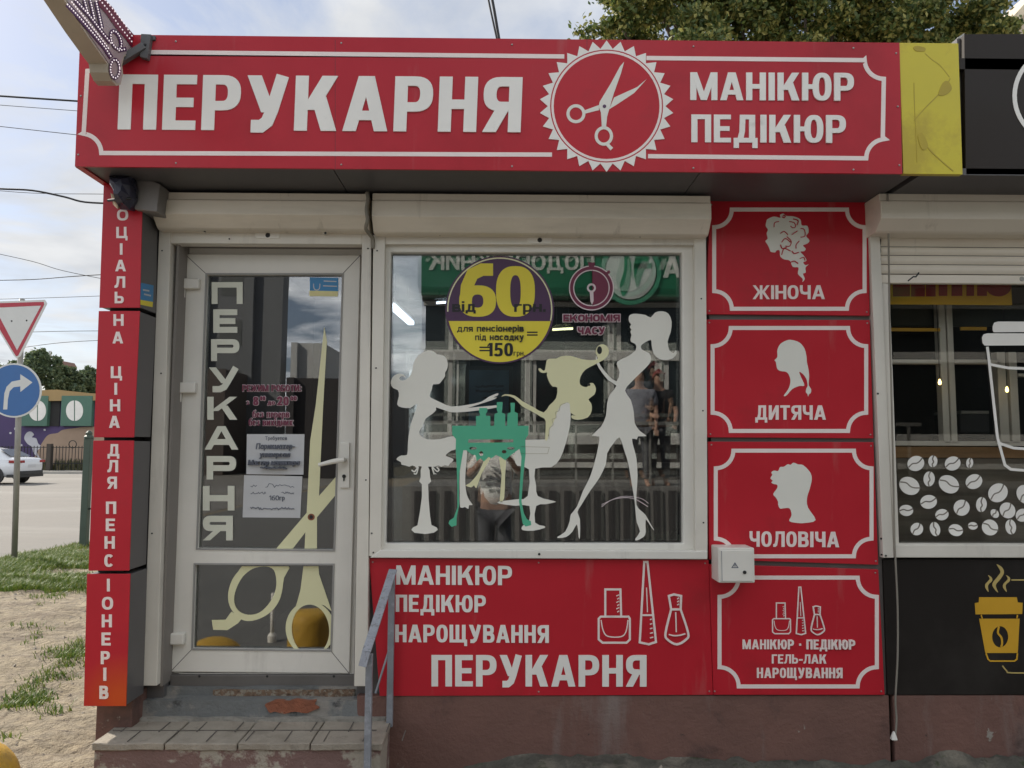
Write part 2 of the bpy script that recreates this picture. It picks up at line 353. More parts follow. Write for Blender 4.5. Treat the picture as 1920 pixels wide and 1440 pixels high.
def glass(name, refl=.1, tint=(.82, .87, .86)):
    m = bpy.data.materials.new(name); m.use_nodes = True; nt = m.node_tree; nt.nodes.clear(); N = nt.nodes.new; Lk = nt.links.new
    o = N('ShaderNodeOutputMaterial'); mx = N('ShaderNodeMixShader'); t = N('ShaderNodeBsdfTransparent'); g = N('ShaderNodeBsdfGlossy'); f = N('ShaderNodeFresnel')
    t.inputs[0].default_value = (*tint, 1); g.inputs['Roughness'].default_value = 0.0; f.inputs['IOR'].default_value = 1.45
    a = N('ShaderNodeMath'); a.operation = 'ADD'; a.use_clamp = True; Lk(f.outputs[0], a.inputs[0]); a.inputs[1].default_value = refl
    tc = N('ShaderNodeTexCoord'); nb = nnode(nt, 1.3, 2, .5, tc.outputs['Object']); bp = N('ShaderNodeBump'); bp.inputs['Strength'].default_value = .02; bp.inputs['Distance'].default_value = .02; Lk(nb.outputs[0], bp.inputs['Height']); Lk(bp.outputs[0], g.inputs['Normal'])
    Lk(a.outputs[0], mx.inputs[0]); Lk(t.outputs[0], mx.inputs[1]); Lk(g.outputs[0], mx.inputs[2]); Lk(mx.outputs[0], o.inputs[0]); return m
def emit(name, c, s):
    m = bpy.data.materials.new(name); m.use_nodes = True; b = m.node_tree.nodes['Principled BSDF']; b.inputs['Base Color'].default_value = (*c, 1); b.inputs['Emission Color'].default_value = (*c, 1); b.inputs['Emission Strength'].default_value = s; return m
def brickmat(name, c1, c2, mort, w, h, ms, rough=.85, off=.5, bump=.5, axis='xy', dirt=None):
    m = pmat(name, c1, rough, .15, 6, .3, 90, dirt=dirt); nt = m.node_tree; b = nt.nodes['Principled BSDF']; Lk = nt.links.new
    src = b.inputs['Base Color'].links[0].from_socket
    tc = nt.nodes.new('ShaderNodeTexCoord'); mp = nt.nodes.new('ShaderNodeMapping'); Lk(tc.outputs['Object'], mp.inputs[0])
    if axis == 'xz': mp.inputs['Rotation'].default_value = (R(-90), 0, 0)
    br = nt.nodes.new('ShaderNodeTexBrick'); br.inputs['Scale'].default_value = 1; br.inputs['Brick Width'].default_value = w; br.inputs['Row Height'].default_value = h; br.inputs['Mortar Size'].default_value = ms; br.offset = off
    br.inputs['Color1'].default_value = (1, 1, 1, 1); br.inputs['Color2'].default_value = (.8, .8, .8, 1); br.inputs['Mortar'].default_value = (.3, .29, .28, 1); Lk(mp.outputs[0], br.inputs[0])
    x = nt.nodes.new('ShaderNodeMix'); x.data_type = 'RGBA'; x.blend_type = 'MULTIPLY'; x.inputs[0].default_value = 1; Lk(src, x.inputs[6]); Lk(br.outputs[0], x.inputs[7]); Lk(x.outputs[2], b.inputs['Base Color']); return m
RED = (.47, .016, .028)
GRIME = (.34, .31, .27)
M = dict(
    red=pmat('red_vinyl', RED, .36, .09, 1.6, .05, 2.5, spec=.3, dirt=(((.34, .02, .026), .55, .8, 2.2), ((.42, .12, .11), .6, .92, 3, (2.5, 1, .35)), ((.36, .2, .17), .7, .82, 22))),
    red_top=pmat('red_fascia_vinyl', (.45, .018, .03), .36, .08, 1.2, .05, 2.2, spec=.3, dirt=(((.33, .012, .02), .5, .75, 1.1), ((.42, .12, .12), .6, .92, 2.5, (2.5, 1, .35)), ((.36, .2, .17), .72, .84, 20))),
    red_fade=pmat('faded_orange_red', (.62, .07, .022), .35, .1, 5),
    white=pmat('white_film', (.80, .77, .71), .38, .06, 3, dirt=((.5, .47, .42), .62, .85, 5)),
    pink=pmat('white_border_film', (.82, .71, .66), .38, .06, 3, dirt=((.55, .45, .42), .62, .85, 5)),
    pvc=pmat('white_pvc', (.72, .69, .62), .4, .06, 2.5, .03, 25, dirt=((GRIME, .6, .85, 2.2, (1, 1, .25)), ((.25, .22, .18), .72, .86, 16))),
    rail=pmat('painted_aluminium', (.66, .62, .54), .42, .07, 2.5, .03, 25, dirt=((GRIME, .56, .84, 2.5, (1, 1, .2)), ((.2, .17, .14), .74, .86, 22))),
    shutter=pmat('shutter_aluminium', (.74, .67, .56), .42, .08, 1.5, .03, 20, dirt=(((.5, .45, .37), .52, .8, 1.6, (.25, 1, 2)), ((.34, .29, .22), .6, .82, 5, (1.6, 1, .12)), ((.2, .17, .13), .71, .8, 18))),
    seam=pmat('dark_gap', (.03, .028, .026), .8),
    soffit=pmat('soffit_dark', (.09, .086, .088), .5, .12, 2),
    grey=pmat('grey_composite', (.105, .1, .1), .38, .1, 1.5, dirt=((.16, .15, .14), .6, .8, 4)),
    plinth=pmat('mauve_plinth_paint', (.165, .085, .066), .85, .16, 2.5, .45, 24, dirt=(((.22, .17, .15), .55, .72, 1.9, (1.6, 1, .3)), ((.075, .045, .038), .56, .72, 3.5), ((.3, .27, .23), .665, .69, 6), ((.03, .025, .022), .69, .74, 14))),
    conc=pmat('old_concrete', (.3, .28, .24), .9, .2, 4, .7, 34, dirt=((.13, .12, .105), .5, .72, 6)),
    riser=pmat('peeling_painted_concrete', (.20, .12, .105), .88, .15, 3, .6, 26, dirt=(((.36, .32, .26), .49, .53, 3.2), ((.1, .075, .06), .62, .7, 9))),
    thresh=pmat('threshold_cement', (.16, .165, .16), .85, .18, 3, .6, 22, dirt=(((.27, .25, .22), .52, .6, 5), ((.06, .06, .06), .62, .7, 8))),
    gravel=pmat('exposed_aggregate', (.2, .13, .085), .95, .45, 60, .9, 60, dirt=((.3, .26, .2), .5, .56, 40)),
    oldbrick=pmat('broken_red_brick', (.27, .095, .05), .9, .25, 14, .8, 40, dirt=((.35, .25, .18), .6, .7, 20)),
    tile=pmat('step_tile', (.32, .28, .225), .88, .14, 5, .5, 50, dirt=(((.2, .165, .125), .48, .7, 3), ((.13, .11, .085), .6, .72, 9), ((.42, .39, .33), .64, .75, 9))),
    steel=pmat('grey_rail_paint', (.21, .22, .24), .5, .15, 12, .1, 60, dirt=((.36, .37, .4), .5, .65, 9)),
    railtop=pmat('flaking_grey_paint', (.29, .30, .33), .55, .2, 30, .3, 90, dirt=((.2, .2, .21), .52, .62, 60)),
    cream=pmat('cream_film', (.72, .69, .42), .45, .05, 2), silh=pmat('silhouette_film', (.74, .72, .64), .45, .05, 2), green=pmat('green_film', (.08, .42, .25), .45, .06, 2),
    yellow=pmat('yellow_film', (.75, .62, .045), .4, .06, 3), purple=pmat('dark_purple_film', (.07, .026, .075), .4, .1, 4), black=pmat('black_film', (.012, .01, .012), .4, .1),
    magenta=pmat('wine_film', (.16, .018, .05), .4, .1, 3), halo=pmat('pale_outline_film', (.66, .55, .56), .4, .05),
    doorwhite=pmat('door_letter_film', (.66, .66, .55), .45, .06, 3),
    paper=pmat('paper_sheet', (.52, .52, .52), .7, .05, 5), ink=pmat('grey_ink', (.12, .13, .16), .7), blue=pmat('sticker_blue', (.04, .22, .45), .4, .1), skyblue=pmat('poster_blue', (.09, .2, .32), .4, .3, 3),
    dark=pmat('interior_dark', (.035, .034, .036), .7, .3, 2), room=pmat('interior_wall', (.10, .105, .10), .7, .2, 1), inter2=pmat('interior_mid', (.12, .11, .10), .6, .2, 3),
    cafe=pmat('dark_brown_panel', (.015, .012, .010), .5, .15, 1.5, spec=.25, dirt=((.032, .028, .024), .5, .8, 2)), cafetop=pmat('dark_brown_fascia', (.026, .020, .016), .55, .1, 1.5, spec=.25),
    mustard=pmat('mustard_film', (.62, .34, .02), .4, .08, 3), yellowpanel=pmat('faded_yellow_panel', (.60, .50, .03), .4, .07, 2, dirt=((.48, .37, .03), .52, .62, 1.8)), yglue=pmat('glue_traces', (.42, .32, .035), .6, .1),
    wood=pmat('counter_wood', (.36, .2, .085), .5, .3, 3, stretch=(1, 8, 8)), plank=pmat('grey_planks', (.2, .175, .14), .6, .35, 2.5, stretch=(.6, 8, 9)),
    metal=pmat('galvanised_steel', (.36, .35, .32), .45, .2, 6, metallic=.5), black_rub=pmat('black_rubber', (.012, .012, .012), .6), cable=pmat('cable_black', (.012, .012, .014), .6), twine=pmat('grey_cable', (.24, .22, .18), .8),
    bag=pmat('torn_dark_plastic', (.03, .03, .05), .3, .4, 8), junction=pmat('grey_steel_box', (.2, .185, .175), .5, .2, 5),
    led_body=pmat('sign_casing', (.46, .40, .31), .5, .12, 3), led_face=pmat('sign_face', (.42, .34, .34), .4, .1, 5), led_pat=pmat('purple_backing', (.07, .018, .085), .4, .3, 2), led_red=pmat('red_backing', (.16, .012, .04), .4, .2), led=emit('led_lamp', (1, .9, .9), .45),
    glass=glass('window_glass', .09, (.93, .95, .94)), glass2=glass('inner_window_glass', .09, (.93, .95, .94)), doorglass=glass('door_glass', .12, (.9, .92, .92)), cafeglass=glass('cafe_glass', .0, (.97, .97, .95)), farglass=glass('far_glass', .1, (.3, .33, .34)),
    tube=emit('fluorescent_tube', (.75, .82, 1), 3.5), warm=emit('warm_tube', (1, .95, .55), 2.5), bulb=emit('warm_bulb', (1, .68, .22), 5),
)

# ------------------------------------------------------------------ ground, road
def gz(x, y):
    """height of the bare ground"""
    k = max(0, min(1, (6.9+x)/1.0)) if y < 14 else 0
    z = k*(.035*noise.noise(Vector((x*1.1, y*1.1, 0)))+.034*noise.noise(Vector((x*2.6, y*5, 3)))+.02*noise.noise(Vector((x*7, y*11, 8))))
    r = max(0, min(1, (x+.9)/.5))*max(0, min(1, (y+1.0)/.8))*max(0, min(1, (.6-y)/.3))
    z += r*(.115+.02*noise.noise(Vector((x*5, y*6, 1)))+.015*noise.noise(Vector((x*17, y*17, 5))))
    if k == 0: z = -.03
    return z
def axis(lo, hi, a, b, d, coarse):
    o = list(coarse[0]); x = a
    while x <= b: o.append(x); x += d
    return o+list(coarse[1])
gxs = axis(0, 0, -7.4, -1.4, .05, ([-600, -200, -80, -40, -20, -12, -9, -8], [-1.2, -.9, -.7]+[-.5+.1*i for i in range(37)]+[4, 6, 10, 20, 50, 200, 600]))
gys = axis(0, 0, -1.6, 12.6, .06, ([-400, -60, -20, -12, -8, -5, -3], [15, 17, 20, 40, 80, 200, 600]))
m = MB(); m.v = [(x, y, gz(x, y)) for y in gys for x in gxs]; nx = len(gxs)
m.f = [(j*nx+i, j*nx+i+1, (j+1)*nx+i+1, (j+1)*nx+i) for j in range(len(gys)-1) for i in range(nx-1)]
dirt = pmat('sandy_soil', (.285, .232, .158), .95, .38, 8, 1.0, 14, dirt=(((.17, .13, .09), .5, .66, 2.2, (.6, 1.6, 1)), ((.36, .30, .22), .56, .7, 7, (.7, 1.5, 1)), ((.17, .135, .10), .56, .66, 11, (.6, 1.8, 1)), ((.1, .08, .06), .64, .7, 17)))
dirt.node_tree.nodes['Bump'].inputs['Distance'].default_value = .07
g = m.build('ground', dirt, smooth=True); tag(g, kind='structure')
asph = pmat('pale_asphalt', (.19, .175, .155), .9, .14, .8, .4, 80, dirt=(((.25, .235, .21), .5, .7, .25, (.3, 1, 1)), ((.15, .145, .135), .6, .72, .7, (.3, 1.5, 1))))
m = MB(); m.add([(-300, -60, -.012), (-7.02, -60, -.012), (-6.9, 12.6, -.012), (-6.3, 14.3, -.012), (-4, 15.6, -.012), (300, 17, -.012), (300, 39, -.012), (-300, 39, -.012)], [(0, 1, 2, 3, 4, 5, 6, 7)])
tag(m.build('road', asph, recalc=False), kind='structure')
m = MB(); m.box(-300, 300, 39, 39.25, -.02, .13); m.box(-300, 300, 39.25, 41.2, -.02, .12)
tag(m.build('kerb', pmat('kerb_concrete', (.36, .34, .3), .9, .2, 1)), kind='structure')

# ------------------------------------------------------------------ salon kiosk
X0, X1 = -1.70, 1.81
kz = at(960, 1304, Y=-.03).z            # bottom of the cladding
def quad(m, c, Yf, Yb): return m.plate([[q2(x, y, Yf) for x, y in c]], Yf, Yb, back=True)
K = empty('salon_kiosk', (0, 0, 0), 'small red clad hairdressing kiosk with glazed white door and wide window', 'kiosk')
zt = 3.25
m = MB()
dx0, dx1 = at(322, 900, Y=.02).x, at(676, 900, Y=.02).x
wx0, wx1 = at(718, 700, Y=.02).x, at(1303, 700, Y=.02).x
wz0, wz1 = at(1000, 1032, Y=.02).z, at(1000, 459, Y=.02).z
dz1 = at(500, 455, Y=.02).z
m.box(X0, X1, .02, .14, wz1, zt); m.box(X0, dx0, .02, .14, 0, wz1); m.box(dx1, wx0, .02, .14, 0, wz1); m.box(wx1, X1, .02, .14, 0, wz1)
m.box(wx0, wx1, .02, .14, 0, wz0); m.box(dx0, dx1, .02, .14, dz1, wz1)
m.box(X0, X0+.1, .14, 2.7, 0, zt); m.box(X1-.1, X1, .14, 2.7, 0, zt); m.box(X0, X1, 2.7, 2.8, 0, zt)
m.build('wall', M['grey'], K)
m = MB(); m.box(X0+.1, X1-.1, .14, 2.7, .35, .40); m.build('floor', M['dark'], K)
m = MB(); m.box(X0+.1, X1-.1, .14, 2.7, 2.78, 2.84); m.build('ceiling', M['room'], K)
m = MB(); m.box(X0+.1, X1-.1, 2.62, 2.7, .40, 2.78); m.box(X0+.1, X0+.16, .14, 2.62, .40, 2.78); m.box(X1-.16, X1-.1, .14, 2.62, .40, 2.78)
m.build('inner_wall', M['dark'], K)
m = MB(); m.box(-1.83, X1, -.43, 2.85, zt, zt+.05); m.build('roof', M['grey'], K)
# soffit of the overhang, made of three sheets with visible joints
m = MB(); sz = at(900, 319, Y=-.44).z
for a, b in ((-1.82, -.735), (-.731, .86), (.864, 1.80)): m.box(a, b, -.44, .02, sz+.004, sz+.03)
m.build('soffit', M['soffit'], K)
m = MB()
px = [at(712, 1310, Y=-.02).x, X1]
m.box(-.66, X1, -.02, .02, -.1, kz-.004); m.box(X0, -.66, .0, .02, -.1, .31)
m.box(-1.83+.03, X0+.06, -.12, 2.8, -.1, at(210, 1324, Y=-.22).z+.01)
m.box(X0-.02, X0, .02, 2.8, -.1, kz)
m.build('plinth', M['plinth'], K, bevel=.004)
# door frame
m = MB()
YD = .085
quad(m, [(335, 1275), (676, 1275), (676, 1262), (335, 1262)], YD+.01, .16)
quad(m, [(318, 1275), (345, 1275), (362, 450), (322, 450)], .105, .17)
quad(m, [(684, 1275), (684, 450), (655, 450), (648, 1275)], .105, .17)
quad(m, [(345, 478), (672, 478), (672, 445), (345, 445)], .107, .17)
m.build('door_frame', M['pvc'], K, bevel=.002)
m = MB()
m.box(dx0-.004, dx0+.008, -.015, .17, at(300, 1285, Y=0).z, dz1-.008); m.box(dx1-.008, dx1+.004, -.015, .17, at(300, 1285, Y=0).z, dz1-.008); m.box(dx0-.004, dx1+.004, -.015, .17, dz1-.008, dz1+.004)
m.build('door_reveal', pmat('reveal_grey', (.21, .19, .17), .6, .12, 3), K)
# door leaf
D = empty('door', (0, 0, 0)); D.parent = K
m = MB()
oc = [(319, 1260), (655, 1263), (676, 478), (346, 476)]
g1 = [(370, 1028), (625, 1031), (641, 515), (388, 515)]; g2 = [(361, 1216), (619, 1219), (624, 1060), (366, 1059)]
f = lambda l: [q2(x, y, YD) for x, y in l]
m.plate([f(oc), f(g1), f(g2)], YD, YD+.06, back=True)
m.build('leaf_frame', M['pvc'], D, bevel=.004)
m = MB()
for c in (g1, g2):
    o = [(c[0][0]-3, c[0][1]+3), (c[1][0]+3, c[1][1]+3), (c[2][0]+3, c[2][1]-3), (c[3][0]-3, c[3][1]-3)]
    lo = [q2(x, y, YD-.004) for x, y in o]; li = [q2(x, y, YD-.004) for x, y in c]
    m.plate([lo, li], YD-.004, YD+.002)
m.build('glazing_bead', pmat('grey_gasket', (.3, .29, .27), .6), D)
m = MB()      # welded mitre joints
for a, b in (((346, 476), (388, 515)), ((676, 478), (641, 515)), ((319, 1260), (361, 1216)), ((655, 1263), (619, 1219))):
    m = MB(); m.plate([[q2(x, y, YD-.0006) for x, y in band([a, b], 1.2)[0]]], YD-.0006, YD); m.build('mitre_joint', M['inter2'], D, recalc=False)
for c in (g1, g2):
    m = MB(); m.plate([[q2(x, y, YD+.02) for x, y in c]], YD+.02, YD+.026, back=True); m.build('pane', M['doorglass'], D)
for hx, hy in ((354, 532), (347, 727), (325, 1198)):
    m = MB(); p = at(hx, hy, Y=YD-.02)
    m.box(p.x-.045, p.x+.052, YD-.03, YD, p.z-.026, p.z+.026); m.tube([(p.x-.034, YD-.015, p.z+.01), (p.x-.034, YD-.015, p.z-.072)], .016, 10)
    m.build('hinge', M['pvc'], D, bevel=.006)
m = MB(); p = at(646, 870, Y=YD-.01)
m.plate([[q2(x, y, YD-.012) for x, y in ([(637, 830), (655, 830)]+[(655, 915), (637, 915)])]], YD-.012, YD)
m.tube([(p.x, YD-.012, p.z+.02), (p.x, YD-.055, p.z+.02)], .012, 10)
m.tube([(p.x+.01, YD-.058, p.z+.022), (p.x-.05, YD-.06, p.z+.012), (p.x-.115, YD-.058, p.z-.004)], [.014, .012, .009], 10)
m.build('handle', M['pvc'], D, bevel=.003)
m = MB(); p = at(645, 893, Y=YD-.013); m.lathe([(.009, -.003), (.009, 0)], (p.x, YD-.013, p.z), 14, 'y'); m.box(p.x-.003, p.x+.003, YD-.0165, YD-.013, p.z-.022, p.z)
m.build('keyhole', M['black_rub'], D)
# window
WN = empty('window', (0, 0, 0)); WN.parent = K
m = MB(); r = lambda x0, y0, x1, y1, Y: [q2(x0, y1, Y), q2(x1, y1, Y), q2(x1, y0, Y), q2(x0, y0, Y)]
m.plate([[q2(*p, -.015) for p in ((713, 1031), (1304, 1032), (1301, 459), (722, 459))], [q2(*p, -.015) for p in ((723, 1019), (1281, 1019), (1279, 474), (733, 473))]], -.015, .04, back=True)
m.build('sash', M['pvc'], WN, bevel=.005)
gq = [(720, 1022), (1283, 1022), (1281, 471), (730, 470)]
m = MB(); m.plate([[q2(*p, .02) for p in gq]], .02, .024, back=True); m.build('pane', M['glass'], WN)
m = MB(); m.plate([[q2(*p, .05) for p in ((715, 1026), (1287, 1026), (1284, 466), (726, 466))]], .05, .054, back=True); pn = m.build('pane', M['glass2'], WN)
c0 = Vector((.25, .052, 1.9)); pn.matrix_local = Matrix.Translation(c0) @ Matrix.Rotation(R(.45), 4, 'X') @ Matrix.Rotation(R(.2), 4, 'Z') @ Matrix.Translation(-c0)
m = MB(); m.plate([r(718, 465, 1288, 1027, .022), r(735, 476, 1277, 1016, .022)], .0235, .05); m.build('gasket', M['black_rub'], WN)

# roller shutters
def lockplate(m, px, py, Y):
    p = at(px, py, Y=Y); w = .028
    l = [(p.x+.045*s+.014*math.cos(R(a)), p.z+.016*math.sin(R(a))) for s, a0 in ((1, -90), (-1, 90)) for a in range(a0, a0+181, 20)]
    m.plate([l], Y-.004, Y)
def shbox(m, px0, px1, yt, ym, yb, Yf, Yb=.02):
    """pressed steel shutter housing with sloping lower face"""
    cx = (px0+px1)/2
    xa, xb = at(px0, (yt+yb)/2, Y=Yf).x, at(px1, (yt+yb)/2, Y=Yf).x
    z0, z1, z2 = at(cx, yt, Y=Yf).z, at(cx, ym, Y=Yf).z, at(cx, yb, Y=Yf+.055).z
    prof = [(Yb, z0), (Yf+.012, z0), (Yf+.012, z0-.035), (Yf, z0-.04), (Yf, z1), (Yf+.055, z2), (Yf+.07, z2-.006), (Yb, z2-.006)]
    n = len(prof); vs = [(xa, y, z) for y, z in prof]+[(xb, y, z) for y, z in prof]
    m.add(vs, [(i, (i+1) % n, n+(i+1) % n, n+i) for i in range(n)]+[tuple(range(n-1, -1, -1)), tuple(range(n, 2*n))])
def dots(name, lst, Y, r, mat, par):
    """small round heads or holes, each a part of its own"""
    for q_ in lst: m = MB(); screws(m, (q_,), Y, r); m.build(name, mat, par)
def screws(m, lst, Y, r=.005):
    for x, y in lst:
        p = at(x, y, Y=Y); m.lathe([(r, 0), (r*.8, -.003), (0, -.004)], (p.x, Y, p.z), 8, 'y')
SH1 = empty('roller_shutter', (-1.2, 0, 2.6), 'pale grey roller shutter housing with guide rails above and beside the door', 'shutter', 'roller shutters over the openings')
m = MB(); shbox(m, 285, 689, 360, 402, 428, -.165); m.build('housing', M['shutter'], SH1, bevel=.003)
m = MB(); quad(m, [(267, 1286), (294, 1286), (320, 430), (298, 430)], -.05, .02); m.build('guide_rail', M['rail'], SH1, bevel=.003)
m = MB(); quad(m, [(664, 1287), (689, 1287), (696, 430), (679, 430)], -.05, .02); m.build('guide_rail', M['rail'], SH1, bevel=.003)
m = MB(); quad(m, [(320, 456), (679, 458), (679, 431), (320, 429)], -.045, .02); m.build('head_strip', M['rail'], SH1, bevel=.003)
m = MB(); lockplate(m, 502, 441, -.045); m.build('lock_plate', M['pvc'], SH1)
for x, y in ((384, 433), (610, 437)): m = MB(); p = at(x, y, Y=-.05); m.tube([(p.x, -.045, p.z), (p.x, -.075, p.z)], .011, 12); m.build('bottom_stop', M['rail'], SH1)
dots('hole', ((502, 441),), -.049, .012, M['black_rub'], SH1); dots('hole', ((384, 433), (610, 437)), -.075, .006, M['black_rub'], SH1); dots('hole', ((385, 436), (430, 448), (304, 470), (302, 700), (285, 1000), (690, 466), (686, 900)), -.05, .004, M['black_rub'], SH1)
SH2 = empty('roller_shutter', (.2, 0, 2.6), 'pale grey roller shutter housing and rails framing the wide window with figures', 'shutter', 'roller shutters over the openings')
m = MB(); shbox(m, 697, 1334, 363, 408, 437, -.165); m.build('housing', M['shutter'], SH2, bevel=.003)
m = MB(); quad(m, [(692, 1043), (714, 1043), (722, 440), (700, 440)], -.05, .02); m.build('guide_rail', M['rail'], SH2, bevel=.003)
m = MB(); quad(m, [(1304, 1045), (1327, 1045), (1324, 440), (1302, 440)], -.05, .02); m.build('guide_rail', M['rail'], SH2, bevel=.003)
m = MB(); quad(m, [(722, 458), (1302, 459), (1302, 438), (722, 437)], -.045, .02); m.build('head_strip', M['rail'], SH2, bevel=.003)
m = MB(); quad(m, [(693, 1046), (1327, 1049), (1327, 1033), (714, 1031)], -.055, .02); m.build('sill', M['pvc'], SH2, bevel=.004)
m = MB(); lockplate(m, 1012, 450, -.045); m.build('lock_plate', M['pvc'], SH2)
for x, y in ((825, 440), (1200, 443)): m = MB(); p = at(x, y, Y=-.05); m.tube([(p.x, -.045, p.z), (p.x, -.075, p.z)], .011, 12); m.build('bottom_stop', M['rail'], SH2)
dots('hole', ((1012, 450),), -.049, .012, M['black_rub'], SH2); dots('hole', ((825, 440), (1200, 443)), -.075, .006, M['black_rub'], SH2); dots('hole', ((1011, 1039),), -.056, .006, M['black_rub'], SH2); dots('hole', ((707, 470), (705, 690), (697, 1000), (1315, 560), (1318, 770), (1319, 980), (1318, 1036), (700, 1036)), -.051, .004, M['black_rub'], SH2)

# ------------------------------------------------------------------ red signs
def notched(x0, y0, x1, y1, r_, sk=(0, 0, 0, 0), n=9):
    """panel border with scooped corners (photo pixels)"""
    o = []
    for (cx, cy, a0) in ((x1, y0, 180), (x1, y1, 90), (x0, y1, 0), (x0, y0, 270)):
        cc = []
        for k in range(n+1):
            a = R(a0+90*k/n); cc.append((cx+r_*math.cos(a), cy-r_*math.sin(a)))
        o += cc
    return o
def panel(name, corners, Y, label, mat='red', cat='sign', group=None, th=.03, org=None):
    p = at(sum(c[0] for c in corners)/4, sum(c[1] for c in corners)/4, Y=Y)
    E = empty(name, (p.x, Y, p.z), label, cat, group)
    m = MB(); quad(m, corners, Y, Y+th); m.build('panel', M[mat], E, bevel=.0015); return E
YP = -.03
G = 'red service panels stacked right of the window'
P1 = panel('service_sign', [(1323, 589), (1631, 592), (1628, 378), (1332, 377)], YP, 'topmost red panel with white curly haired profile and word ЖІНОЧА', group=G)
P2 = panel('service_sign', [(1326, 820), (1638, 822), (1631, 600), (1323, 599)], YP, 'red panel with white profile of a braided girl and word ДИТЯЧА', group=G)
P3 = panel('service_sign', [(1330, 1049), (1647, 1059), (1638, 829), (1327, 828)], YP, 'red panel with white short haired profile and word ЧОЛОВІЧА', group=G)
P4 = panel('service_sign', [(1338, 1303), (1659, 1303), (1647, 1068), (1330, 1058)], YP, 'lowest red panel with small nail polish icons and three lines of text', group=G)
P5 = panel('window_apron_sign', [(712, 1305), (1337, 1303), (1329, 1050), (692, 1047)], YP+.004, 'wide red panel under the window with large nail polish drawings and ПЕРУКАРНЯ', cat='sign')
m = MB(); m.box(at(1330, 700, Y=0).x, X1, -.012, .02, kz, 2.8); m.build('batten', M['inter2'], K)
m = MB(); m.box(at(1332, 375, Y=-.03).x, at(1628, 375, Y=-.03).x, -.034, -.01, at(1500, 377, Y=-.03).z, at(1500, 373, Y=-.03).z); m.build('top_edge', M['shutter'], P1)
for E, b, rr in ((P1, (1339, 393, 1621, 579), 33), (P2, (1336, 615, 1624, 808), 34), (P3, (1342, 845, 1634, 1043), 33), (P4, (1349, 1083, 1644, 1287), 36)):
    decal('border', [band(notched(*b, rr), 7.5, True)], YP, M['pink'], E)
decal('lettering', text_sl('ЖІНОЧА', 1411, 535, 1546, 561, 0), YP, M['pink'], P1)
decal('lettering', text_sl('ДИТЯЧА', 1416, 760, 1548, 787, 0), YP, M['pink'], P2)
decal('lettering', text_sl('ЧОЛОВІЧА', 1405, 996, 1573, 1025, 1), YP, M['pink'], P3)
for l_ in (text_sl('МАНІКЮР · ПЕДІКЮР', 1392, 1199, 1602, 1217, 0), text_sl('ГЕЛЬ-ЛАК', 1447, 1227, 1549, 1244, 0), text_sl('НАРОЩУВАННЯ', 1419, 1252, 1579, 1271, 0)): decal('lettering', l_, YP, M['pink'], P4)
ap = YP+.004
for l_ in (text_sl('МАНІКЮР', 743, 1060, 960, 1096, 1), text_sl('ПЕДІКЮР', 742, 1115, 911, 1147, 1), text_sl('НАРОЩУВАННЯ', 741, 1171, 1029, 1204, 1), text_sl('ПЕРУКАРНЯ', 809, 1228, 1212, 1287, 0)): decal('lettering', l_, ap, M['white'], P5)
curl = sm([(590,215),(640,195),(690,205),(688,182),(715,172),(740,190),(800,195),(850,220),(860,265),(905,270),(915,320),(895,350),(922,385),(905,410),(870,425),(892,450),(880,470),(850,475),(880,510),(898,545),(872,560),(890,582),(915,575),(890,600),(892,640),(870,650),(885,690),(865,715),(868,690),(830,650),(835,600),(790,595),(765,545),(720,535),(690,510),(685,465),(660,465),(650,480),(615,475),(606,455),(600,440),(590,420),(572,390),(590,370),(582,330),(592,300),(575,270),(580,235)], 3)
decal('profile', [[zc(curl, 1300, 360, 4.236)]], YP, M['silh'], P1)
cl_ = [[(760,235),(800,245),(810,275),(790,285),(770,270)],[(640,280),(645,245),(680,235)],[(740,355),(775,390),(765,430),(730,430)],[(850,290),(880,300),(885,350),(850,360)],[(690,330),(720,315),(750,340)],[(700,400),(730,370),(770,400)],[(840,390),(815,420),(815,450)],[(700,500),(720,450),(770,470)],[(780,340),(810,320),(825,310)],[(845,530),(875,520),(885,545)],[(820,265),(830,230),(790,215)],[(710,190),(720,185),(728,196),(718,206),(704,198)],[(690,420),(705,450),(740,440)],[(780,470),(800,490),(835,480)],[(770,560),(800,550),(830,570)]]
decal('curl_line', [[zc(l, 1300, 360, 4.236) for l in band(sm(c, 4, False), 7)] for c in cl_], YP, M['red'], P1, start=4)
girl = [sm([(985,200),(1060,225),(1110,285),(1130,360),(1135,420),(1150,490),(1157,560),(1152,640),(1160,665),(1178,695),(1172,730),(1155,745),(1147,765),(1140,740),(1125,722),(1130,685),(1142,660),(1138,620),(1130,590),(1100,545),(1058,518),(1080,580),(1110,655),(1060,660),(990,690),(930,755),(905,755),(950,690),(970,620),(960,560),(930,520),(870,510),(840,490),(830,450),(825,420),(812,400),(840,370),(840,300),(870,240),(930,205)], 3)]
decal('profile', [[zc(l, 1300, 600, 5.333) for l in girl]], YP, M['silh'], P2)
man = sm([(520,187),(545,196),(570,200),(605,235),(615,270),(605,320),(590,370),(595,420),(635,485),(580,500),(540,500),(498,490),(510,460),(500,425),(470,424),(450,425),(440,405),(440,390),(430,370),(415,350),(435,320),(435,302),(418,298),(405,290),(412,280),(400,268),(410,250),(405,238),(418,228),(440,230),(450,210),(470,208),(490,195),(505,198)], 3)
decal('profile', [[zc(man, 1300, 800, 2.77)]], YP, M['silh'], P3)
